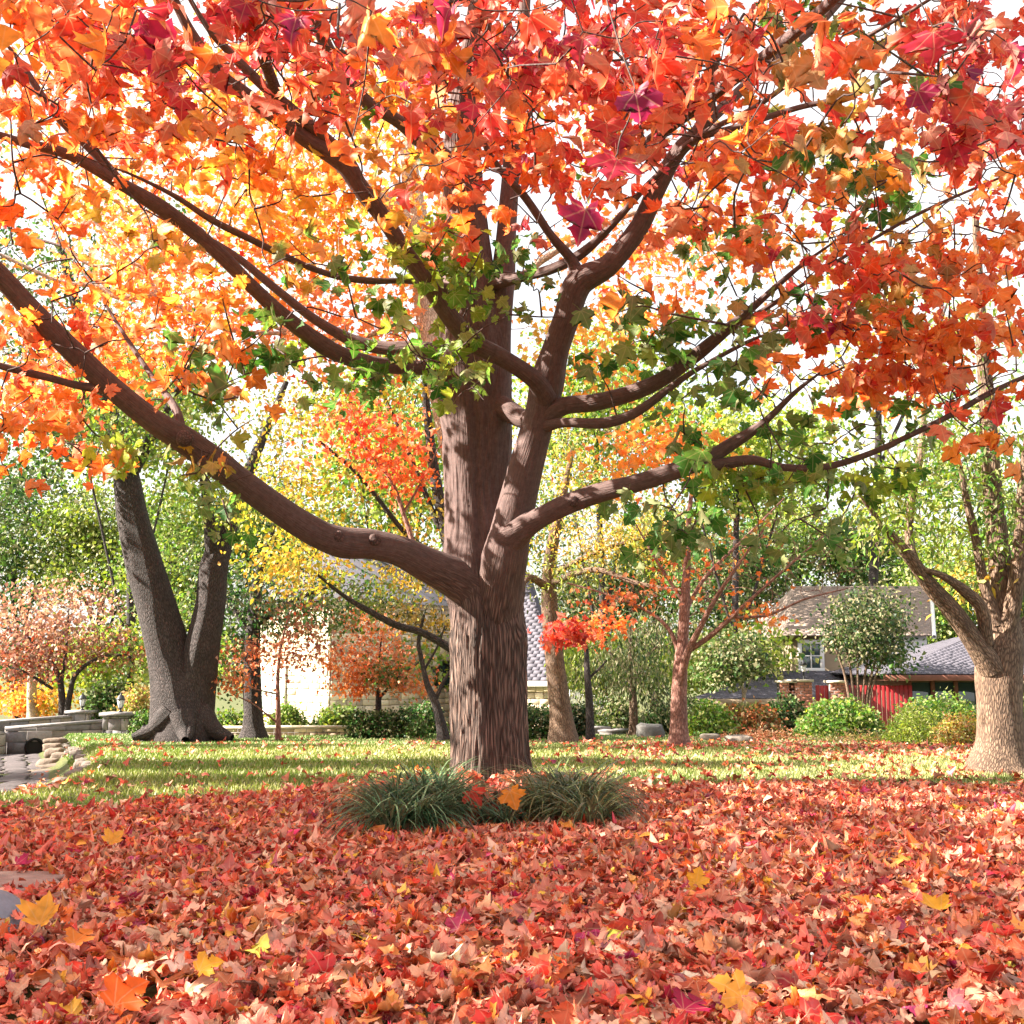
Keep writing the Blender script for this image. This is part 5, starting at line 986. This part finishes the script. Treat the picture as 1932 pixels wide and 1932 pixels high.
Geo().quad_block(E0-UP*.16, uQ, nQ, UP, LQ+.3, .05, .15, bev=.01).build('fascia', M_WHITE, hb)
Geo().poly([E0, E1, R1_, R0_, E1+np.array([0, 5.2, 0]), E0+np.array([0, 5.2, 0])], [(0, 1, 2, 3), (1, 4, 2), (4, 5, 3, 2), (5, 0, 3)]).build('roof', M_ROOF, hb)
shingle_roof(hb, E0, E1, R0_, R1_, M_ROOF, rh, course=.125, wsh=.25, parts=200)
# dormer house
hd = empty('dormer_house', tuple(P(1620, 1420, 36)), label='house with tan roof, white four-pane upstairs window and slate lower roof', cat='house')
def pt(px, py, Y): return P(px, py, Y)
fl, frt = pt(1500, 1300, 36), pt(1752, 1300, 36); zt = pt(1500, 1200, 36)[2]; zb2 = pt(1500, 1300, 36)[2]-1.6
body(hd, [(fl[0], 36), (frt[0], 36), (frt[0], 43), (fl[0], 43)], zb2, zt, M_BEIGE, inset=.0)
w0 = pt(1506, 1268, 36); w1 = pt(1553, 1207, 36); window(hd, (w0[0], 35.99, w0[2]), (1, 0, 0), (0, -1, 0), w1[0]-w0[0], w1[2]-w0[2], (2, 2), ft=.13)
Geo().box(pt(1556, 0, 36)[0], frt[0], 35.94, 35.99, zb2+1.6, zt).build('white_panel', M_WHITE, hd)
for k in range(9):
    zz = zb2+1.62+k*.2
    if zz < zt-.1: Geo().box(pt(1556, 0, 36)[0], frt[0], 35.92, 35.938, zz, zz+.17).build('siding_board', M_WHITE, hd)
EL = pt(1478, 1202, 35.6); ER = pt(1758, 1196, 35.6); RL = pt(1497, 1112, 39.5); RR = pt(1752, 1100, 39.5); EL[2] = ER[2] = (EL[2]+ER[2])/2; RL[2] = RR[2] = (RL[2]+RR[2])/2
Bk = np.array([0, 3.9, 0]); Geo().poly([EL-UP*.02, ER-UP*.02, RR-UP*.02, RL-UP*.02, ER+Bk*2-UP*.02, EL+Bk*1.9-UP*.02], [(0, 1, 2, 3), (4, 5, 3, 2), (5, 0, 3)]).build('roof', M_ROOFT, hd)
shingle_roof(hd, EL, ER, RL, RR, M_ROOFT, rh, course=.13, wsh=.26, parts=300)
Geo().poly([[ER[0]-.12, 36, zt], [ER[0]-.12, 43.2, zt], [RR[0]-.1, 39.5, RR[2]-.04]], [(0, 1, 2)]).build('gable', M_WHITE, hd)
d_ = ER-RR; Tubes().add([RR+np.array([.05, -.05, 0]), ER+np.array([.05, -.05, -.05])], [.07, .07], 6).build('verge_board', M_WHITE, hd)
# low slate roof in front
EL = pt(1300, 1318, 32.5); ER = pt(1790, 1318, 32.5); RL = pt(1470, 1266, 35.9); RR = pt(1790, 1266, 35.9); ER[2] = EL[2]; RR[2] = RL[2]
Geo().poly([EL-UP*.02, ER-UP*.02, RR-UP*.02, RL-UP*.02, EL+np.array([1.5, 6, -.02])], [(0, 1, 2, 3), (0, 3, 4)]).build('lower_roof', M_ROOF, hd)
shingle_roof(hd, EL, ER, RL, RR, M_ROOF, rh, course=.12, wsh=.25, parts=300)
Geo().box(EL[0], ER[0], EL[1]-.03, EL[1]+.02, EL[2]-.2, EL[2]-.01).build('fascia', M_BEIGE, hd)
Geo().box(EL[0]+.4, ER[0]-.4, EL[1]+.5, EL[1]+.6, -2.2, EL[2]-.1).build('lower_wall', M_BEIGE, hd)
# hip-roofed house at right
hc = empty('hip_roofed_house', tuple(P(1800, 1400, 30)), label='single-storey house with blue-slate hip roof, brown fascia and wood-framed windows at right', cat='house')
EL = pt(1667, 1272, 29); ze = EL[2]; ER = np.array([EL[0]+7.6, 28.6, ze]); BL = np.array([EL[0]+.6, 37, ze]); BR = ER+np.array([0, 8.4, 0])
RL = pt(1866, 1186, 33); RR = RL+np.array([3.0, 0, 0])
Geo().poly([EL-UP*.03, ER-UP*.03, BR-UP*.03, BL-UP*.03, RL-UP*.03, RR-UP*.03], [(0, 1, 5, 4), (1, 2, 5), (2, 3, 4, 5), (3, 0, 4)]).build('roof', M_ROOF, hc)
shingle_roof(hc, EL, ER, RL, RR, M_ROOF, rh, course=.115, wsh=.22, parts=300)
shingle_roof(hc, BL, EL, RL, RL+np.array([.01, 0, 0]), M_ROOF, rh, course=.145, wsh=.30, parts=0, name='side_shingle')
ue = norm(ER-EL); ne = np.cross(ue, UP); Geo().quad_block(EL-UP*.17, ue, ne, UP, 7.6, .04, .15, bev=.01).build('fascia', M_BROWN, hc)
Geo().poly([EL-UP*.16, ER-UP*.16, ER-UP*.16+np.array([0, .9, 0]), EL-UP*.16+np.array([0, .9, 0])], [(0, 1, 2, 3)]).build('soffit', M_BROWN, hc)
wl = EL[0]+.85; yw = 29.75; Geo().box(wl, EL[0]+7, yw, yw+6, -1.8, ze-.1).build('wall', M_BEIGE, hc)
zs = -.35; x_ = wl+.12
for k in range(3):
    ww = .52; wn_ = Geo().quad_block((x_, yw-.003, zs), (1, 0, 0), (0, -1, 0), UP, ww, .02, ze-.22-zs, bev=.003).build('window', M_GLASS, hc)
    Geo().quad_block((x_, yw-.03, zs+.35), (1, 0, 0), (0, -1, 0), UP, ww, .012, .03, bev=.002).build('rail', M_BEIGE, wn_)
    Geo().quad_block((x_+.02, yw-.028, zs), (1, 0, 0), (0, -1, 0), UP, ww-.04, .01, .34, bev=.002).build('blind', M_CURT, wn_)
    x_ += ww+.1
for k in range(5): Geo().quad_block((wl+.0+k*.62, yw, -1.5), (1, 0, 0), (0, -1, 0), UP, .11, .09, ze+1.4, bev=.01).build('post', M_BROWN, hc)
for k in range(9): Geo().quad_block((wl+2.75, yw, -1.5+k*.2), (1, 0, 0), (0, -1, 0), UP, 3.2, .025, .185, bev=.006).build('siding_board', M_BEIGE, hc)
# red board fence with brick pillars
ff = empty('red_fence', tuple(P(1600, 1380, 29.5)), label='dark red board fence between brick pillars in front of the dormer house', cat='fence')
zf = P(1600, 1293, 29.5)[2]; x0, x1 = P(1538, 1300, 29.5)[0], P(1722, 1300, 29.5)[0]; n = 22
for k in range(n):
    w = (x1-x0)/n; Geo().quad_block((x0+k*w+.006, 29.5+.05*(k > 11), -1.3), (1, 0, 0), (0, -1, 0), UP, w-.012, .03, zf+1.3+rh.normal()*.006, bev=.005).build('board', M_REDP, ff)
for k, (px, w, top, lab) in enumerate(((1512, .62, 1282, 'wide brick pillar with lamp at the left end of the red fence'), (1583, .42, 1284, 'narrow brick pillar within the red fence'), (1487, .4, 1284, 'sunlit brick wall stub left of the lamp pillar'))):
    c = P(px, 1340, 29.2); zt_ = P(px, top, 29.2)[2]; e = empty('brick_pillar', (c[0], c[1], -1.3), label=lab, cat='pillar')
    Geo().box(c[0]-w/2+.02, c[0]+w/2-.02, c[1]+.02, c[1]+.4, -1.4, zt_-.06).build('core', M_MORTAR, e)
    G = Geo(); z = -1.4; row = 0
    while z < zt_-.09:
        x = c[0]-w/2-(0 if row % 2 else .1)
        while x < c[0]+w/2:
            xa, xb = max(x, c[0]-w/2), min(x+.2, c[0]+w/2)
            if xb-xa > .03: G.quad_block((xa+.005, c[1]+.02, z+.005), (1, 0, 0), (0, -1, 0), UP, xb-xa-.01, .02, .065, bev=.004, c=np.exp(rh.normal(0, .15)))
            x += .21
        z += .075; row += 1
    G.build('bricks', M_BRICK, e, kind='stuff'); Geo().box(c[0]-w/2-.04, c[0]+w/2+.04, c[1]-.04, c[1]+.44, zt_-.06, zt_).build('cap', M_WSTONE, e)
    if k == 0: cl, zl = c, zt_
le = empty('post_lamp', (cl[0]+.15, cl[1]+.2, zl), label='small black lamp on top of the wide brick pillar', cat='lamp')
Tubes().add([[cl[0]+.15, cl[1]+.2, zl], [cl[0]+.15, cl[1]+.2, zl+.2]], [.025, .02], 8).build('post', M_BLACK, le)
V, F4 = lathe([(.001, .2), (.05, .2), (.075, .38), (.001, .38)], 6, (cl[0]+.15, cl[1]+.2, zl)); mesh('glass', V, [F4], M_LGLASS, le)
V, F4 = lathe([(.001, .38), (.12, .38), (.07, .46), (.02, .52), (.001, .56)], 8, (cl[0]+.15, cl[1]+.2, zl)); mesh('cap', V, [F4], M_BLACK, le)
# ------------------------------------------------------------------ grass
rg = np.random.default_rng(88)
def litter_density(x, y):
    px, py = proj(np.stack([x, y, gz(x, y)], -1)); e = 9.25+.25*vnoise(x*.9, 3, 0, 4)+.2*vnoise(x*3, y*3, 0, 6)
    e = np.where(x < -1.2, e-(-x-1.2)*.55, e)+np.where(x > 1.5, .35, 0)
    return 1/(1+np.exp((y-e)*6))
N = 190000; yy = 6+23*rg.random(N)**1.35; xx = (rg.random(N)*2-1)*(.5*yy+.3)
ld = litter_density(xx, yy); keep = (rg.random(N) > ld*1.4) & (chdist(xx, yy) > .8); xx, yy = xx[keep], yy[keep]; N = len(xx)
zz = gz(xx, yy); hgt = rg.uniform(.025, .055, N)*(1+.3*vnoise(xx, yy, 0, 9)); ang = rg.random(N)*math.pi; wd = .004+.0006*yy
bx = np.stack([np.cos(ang), np.sin(ang), 0*ang], 1)*wd[:, None]; b0 = np.stack([xx, yy, zz-.005], 1); lean = np.stack([rg.normal(0, .4, N), rg.normal(0, .4, N), np.ones(N)], 1)*hgt[:, None]
V = np.stack([b0-bx, b0+bx, b0+lean], 1).reshape(-1, 3); g = (vnoise(xx*.8, yy*.8, 0, 12)+1)/2
gc = np.array([.13, .25, .03])[None]*(1-g[:, None])+np.array([.25, .31, .065])[None]*g[:, None]; gr = np.clip((yy-17)/3, 0, 1)[:, None]; gc = gc*(1-gr)+np.array([[.12, .25, .05]])*gr; gc = gc*np.exp(rg.normal(0, .2, (N, 1)))
o = mesh('grass', V, [np.arange(N*3).reshape(-1, 3)], M_BLADE, None, col=np.repeat(gc, 3, 0)); tag(o, 'short green and yellowing grass blades of the lawn', 'grass', kind='stuff')

# ------------------------------------------------------------------ fallen leaves
LP = ['BTRC', 'TTB', 'RB', 'RRO', 'CT', 'OOY', 'M', 'TN']
def litter_cols(N, r):
    w = np.array([.18, .16, .21, .15, .13, .075, .04, .05]); w = w/w.sum(); k = r.choice(len(LP), N, p=w); c = np.zeros((N, 3)); c2 = np.zeros((N, 3))
    for i, p in enumerate(LP):
        m = k == i; c[m] = pick(p, m.sum(), r, .3); c2[m] = pick(p, m.sum(), r, .3)
    return c, c*.5+c2*.5
def litter_orient(N, r, up=.9):
    nor = r.normal(0, 1, (N, 3))*np.array([.47, .47, .25])+np.array([0, 0, up]); nor[r.random(N) < .4] *= -1; tip = r.normal(0, 1, (N, 3)); tip[:, 2] *= .35; return tip, nor
def scatter(n, y0, y1, r, wide=.49, margin=.18, p=1.):
    y = np.sqrt(r.random(n)*(y1**2-y0**2)+y0**2); x = (r.random(n)*2-1)*(wide*y+margin); return x, y
X_, Y_ = scatter(84000, 2.2, 10.6, rg); k = (rg.random(len(X_)) < litter_density(X_, Y_)) & (rg.random(len(X_)) < np.interp(Y_, [2.2, 3, 5.5, 7], [.12, .55, .75, 1]))
flag = (np.abs((X_+2.6)/.50)**4+np.abs((Y_-5.45)/.27)**4 < 1) & (rg.random(len(X_)) < .93)
bo = np.hypot((X_+2.12)/.19, (Y_-4.55)/.21) < 1; trunk_ = np.hypot(X_+.207, Y_-10.2) < .33; k &= ~flag & ~bo & ~trunk_
X_, Y_ = X_[k], Y_[k]; N = len(X_); hump = .030+.018*vnoise(X_*1.6, Y_*1.6, 0, 41)+.012*vnoise(X_*5, Y_*5, 0, 42)
Z_ = gz(X_, Y_)+rg.random(N)**.8*hump*1.5+.012; pos = np.stack([X_, Y_, Z_], 1); tip, nor = litter_orient(N, rg); c, c2 = litter_cols(N, rg); sz = np.clip(.073*np.exp(rg.normal(0, .38, N))*.93, .026, .125)
sz *= np.interp(Y_, [3, 5.5, 9], [.95, .8, .68]); topz = rg.random(N) < .10; pos[topz, 2] += .015
ppx, ppy = proj(pos); vis = (ppx > 0) & (ppx < 1932) & (ppy < 1932) & (pos[:, 2] > gz(X_, Y_)+hump*1.1)
score = np.where(vis, sz/Y_, 0); od = np.argsort(-score); top, rest = od[:300], od[300:]
leaf_objects(top, pos, tip, nor, sz, c, c2, T_DRYN, M_DRY, lawn, 'fallen_leaf', rg)
parts_ = []
for (ya, yb, T_, lb) in ((0, 3.6, T_DRYN, 'crumpled dry maple leaves covering the ground closest to the camera'), (3.6, 5.4, T_DRY, 'dry red and tan leaf carpet at middle distance, level with the boulder and flagstone')):
    hi = rest[(pos[rest, 1] >= ya) & (pos[rest, 1] < yb)]; o0 = cloud('leaf_litter', pos[hi], tip[hi], nor[hi], sz[hi], c[hi], T_, M_DRY, None, col2=c2[hi], r=rg); tag(o0, lb, 'leaves', kind='stuff')
rest = rest[pos[rest, 1] >= 5.4]
o1 = cloud('leaf_litter', pos[rest], tip[rest], nor[rest], sz[rest]*1.05, c[rest], T_DRYF, M_DRY, None, col2=c2[rest], r=rg); tag(o1, 'thick carpet of dry red, tan and orange maple leaves in front of the tree', 'leaves', kind='stuff')
# scattered leaves on the lawn
X_, Y_ = scatter(14000, 7.5, 23, rg, wide=.49); pr = .10+.55*np.clip((X_-.5)/4, 0, 1)*np.clip(1-np.abs(Y_-15)/9, 0, 1)+.35*np.exp(-((Y_-9.8)/1.2)**2)+.5*np.exp(-((Y_-17.5)/1.)**2)*(X_ > .8); pr *= .35+.9*np.clip(vnoise(X_*1.2, Y_*.8, 0, 51)+.4, 0, 1)
k = (rg.random(len(X_)) < pr) & (chdist(X_, Y_) > .3); X_, Y_ = X_[k], Y_[k]; N = len(X_); pos = np.stack([X_, Y_, gz(X_, Y_)+.03+.02*rg.random(N)], 1); tip, nor = litter_orient(N, rg, 1.3); c, c2 = litter_cols(N, rg)
o2 = cloud('scattered_leaves', pos, tip, nor, np.clip(.066*np.exp(rg.normal(0, .3, N)), .03, .10), c, T_DRYF, M_DRY, None, col2=c2, r=rg); tag(o2, 'loose fallen leaves scattered over the sunny lawn behind the trunk', 'leaves', kind='stuff')
# notable single leaves
def lone(name, label, px, py, Yl, size, pal, tipv, norv, tmpl=0, T=T_MAPLE, mat=M_LEAF, z=None):
    p = P(px, py, Yl); size = size*.72
    V, F3, lv, e = T[tmpl]; cc = pick(pal, 1, rg, .05)[0]; t = norm(np.array(tipv, float)); x = norm(np.cross(t, np.array(norv, float))); zv = np.cross(x, t)
    o = mesh(name, (V[:, :1]*x+V[:, 1:2]*t+V[:, 2:3]*zv)*size, [F3], mat, None, col=np.tile(cc, (len(V), 1)), uv=lv); o.location = Vector(p); tag(o, label, 'leaf')
def gl(py, h=.09): return (CH-h)*F/(py-HZ)*1.0
for (lab, px, py, Yl, s, pal, tv, nv, t) in (
    ('bright orange maple leaf standing on the liriope just below the trunk', 962, 1492, 7.3, .21, 'O', (.35, -.3, -1), (0, -1, .4), 1),
    ('salmon red leaf propped against the liriope left of the bright orange one', 888, 1492, 7.4, .2, 'R', (.4, -.3, -.6), (0, -1, .5), 2),
    ('yellow leaf on the carpet at the right, lower part', 1775, 1720, gl(1720), .15, 'Y', (-.4, .8, .35), (0, -.5, 1), 3),
    ('small yellow leaf with upturned lobes at lower left', 375, 1830, gl(1830), .12, 'Y', (.7, .3, .3), (0, -.7, 1), 4),
    ('magenta leaf lying flat at lower right of centre', 1290, 1905, gl(1900), .14, 'M', (.6, .6, .1), (0, -.5, 1), 5),
    ('golden leaf near the boulder at the left edge', 75, 1745, gl(1750), .17, 'Y', (.1, .6, .8), (0, -1, .4), 6),
    ('upright yellow leaf right of centre in the carpet', 1312, 1668, gl(1668), .12, 'Y', (.3, .2, 1), (0, -1, .2), 7),
    ('golden leaf in the carpet at left behind the boulder', 205, 1590, gl(1590), .15, 'YO', (.5, .6, .4), (0, -1, .8), 1),
    ('yellow leaf near the bottom right corner', 1400, 1880, gl(1880), .15, 'Y', (-.7, .2, .4), (0, -.8, 1), 2),
    ('pink leaf lying on the flagstone', 30, 1632, 5.3, .13, 'MR', (1, .1, 0), (0, -.3, 1), 3),
    ('large orange leaf at the bottom left edge of the picture', 215, 1895, gl(1900), .17, 'O', (.6, .6, .5), (0, -1, .8), 4),
    ('orange leaf with yellow rim left of the yellow upturned one', 140, 1780, gl(1790), .13, 'O', (.3, .7, .3), (0, -.8, 1), 5)):
    lone('maple_leaf', lab, px, py, Yl, s, pal, tv, nv, t)

# ------------------------------------------------------------------ liriope clumps at the foot of the trunk
def clump(name, label, spots, n, r, h=.5, cold=('1c3c22', '7a9a70', '2c5230', '35583a')):
    e = empty(name, (spots[0][0], spots[0][1], 0), label=label, cat='plant'); VV = []; FF = []; CC = []; off = 0
    cc = [srgb(x) for x in cold]
    for (cx, cy, rad, m) in spots:
        for _ in range(m):
            a = r.random()*2*math.pi; rr = rad*r.random()**.6; b = np.array([cx+rr*math.cos(a)*.6, cy+rr*math.sin(a)*.6, 0.]); out = np.array([math.cos(a+r.normal()*.5), math.sin(a+r.normal()*.5), 0]); L = h*r.uniform(.7, 1.35); k = r.uniform(.6, 1.3); s_ = np.linspace(0, 1, 6)
            th_ = r.uniform(.15, .5)+k*s_*2.0; dx = np.cumsum(np.sin(th_))*L/6; dz = np.cumsum(np.cos(th_))*L/6; p = b[None]+out[None]*dx[:, None]+UP[None]*np.maximum(dz, .0)[:, None]; p = np.vstack([b, p]); p[:, 2] = np.maximum(p[:, 2], .01+.02*r.random())
            sd = np.cross(out, UP)*.006; w_ = np.array([1, 1.1, 1.1, 1, .8, .5, .05])[:, None]; VV.append(np.stack([p-sd*w_, p+sd*w_], 1).reshape(-1, 3)); i = np.arange(6)*2
            FF.append(np.stack([i, i+1, i+3, i+2], 1)+off); off += 14; c = cc[r.integers(0, len(cc))]*np.exp(r.normal(0, .25)); CC.append(np.tile(c, (14, 1)))
    o = mesh('blades', np.concatenate(VV), [np.concatenate(FF)], M_LIRI, e, col=np.concatenate(CC), smooth=True); o['kind'] = 'stuff'
rl_ = np.random.default_rng(99)
clump('liriope_clump', 'grassy green liriope clump at the left foot of the big trunk', [(-.64, 8.1, .22, 460), (-.6, 8.8, .18, 220), (-.80, 7.75, .2, 360), (-.46, 7.7, .18, 300), (-.62, 7.2, .16, 300), (-.74, 7.0, .1, 120)], 0, rl_)
clump('liriope_clump', 'darker liriope clump at the right foot of the big trunk', [(.40, 8.3, .24, 460), (.34, 9.0, .16, 180), (.48, 7.8, .18, 360), (.58, 8.1, .12, 200), (.22, 7.8, .16, 240), (.5, 7.3, .12, 160)], 0, rl_, cold=('26401f', '5c6a44', '303f28', '6e6a4a'))
clump('liriope_clump', 'small liriope tuft in front between the two larger clumps', [(-.05, 7.5, .12, 130)], 0, rl_, h=.26)
X_ = rl_.normal(-.1, .55, 260); Y_ = rl_.uniform(8.0, 9.7, 260); k = np.hypot(X_+.207, Y_-10.2) > .4; X_, Y_ = X_[k], Y_[k]; N = len(X_); tip, nor = litter_orient(N, rl_); c, c2 = litter_cols(N, rl_)
o3 = cloud('caught_leaves', np.stack([X_, Y_, .03+.13*rl_.random(N)], 1), tip, nor, np.clip(.11*np.exp(rl_.normal(0, .2, N)), .06, .16), c, T_DRY, M_DRY, None, col2=c2, r=rl_); tag(o3, 'red leaves caught among the liriope blades below the trunk', 'leaves', kind='stuff')
# dandelion seed stalk
dn = P(1532, 1800, 3.9); b = np.array([dn[0]-.045, dn[1]-.1, .06]); e = empty('dandelion', tuple(b), label='thin pale dandelion stalk with a small white head rising from the leaves, right of centre', cat='plant')
q = crom([b, (b+dn)/2+np.array([.005, 0, 0]), dn], 4); Tubes().add(q, np.linspace(.0028, .002, len(q)), 6).build('stalk', M_PALE, e)
V, F4 = lathe([(.0005, -.006), (.005, -.004), (.007, 0), (.005, .004), (.0005, .006)], 8, dn); mesh('seed_head', V, [F4], M_WHITE, e, smooth=True)
print('objects', len(bpy.data.objects), 'tris', sum(sum(len(p.vertices)-2 for p in []) for m in []) )
print('polys', sum(len(o.data.polygons) for o in bpy.data.objects if o.type == 'MESH'))
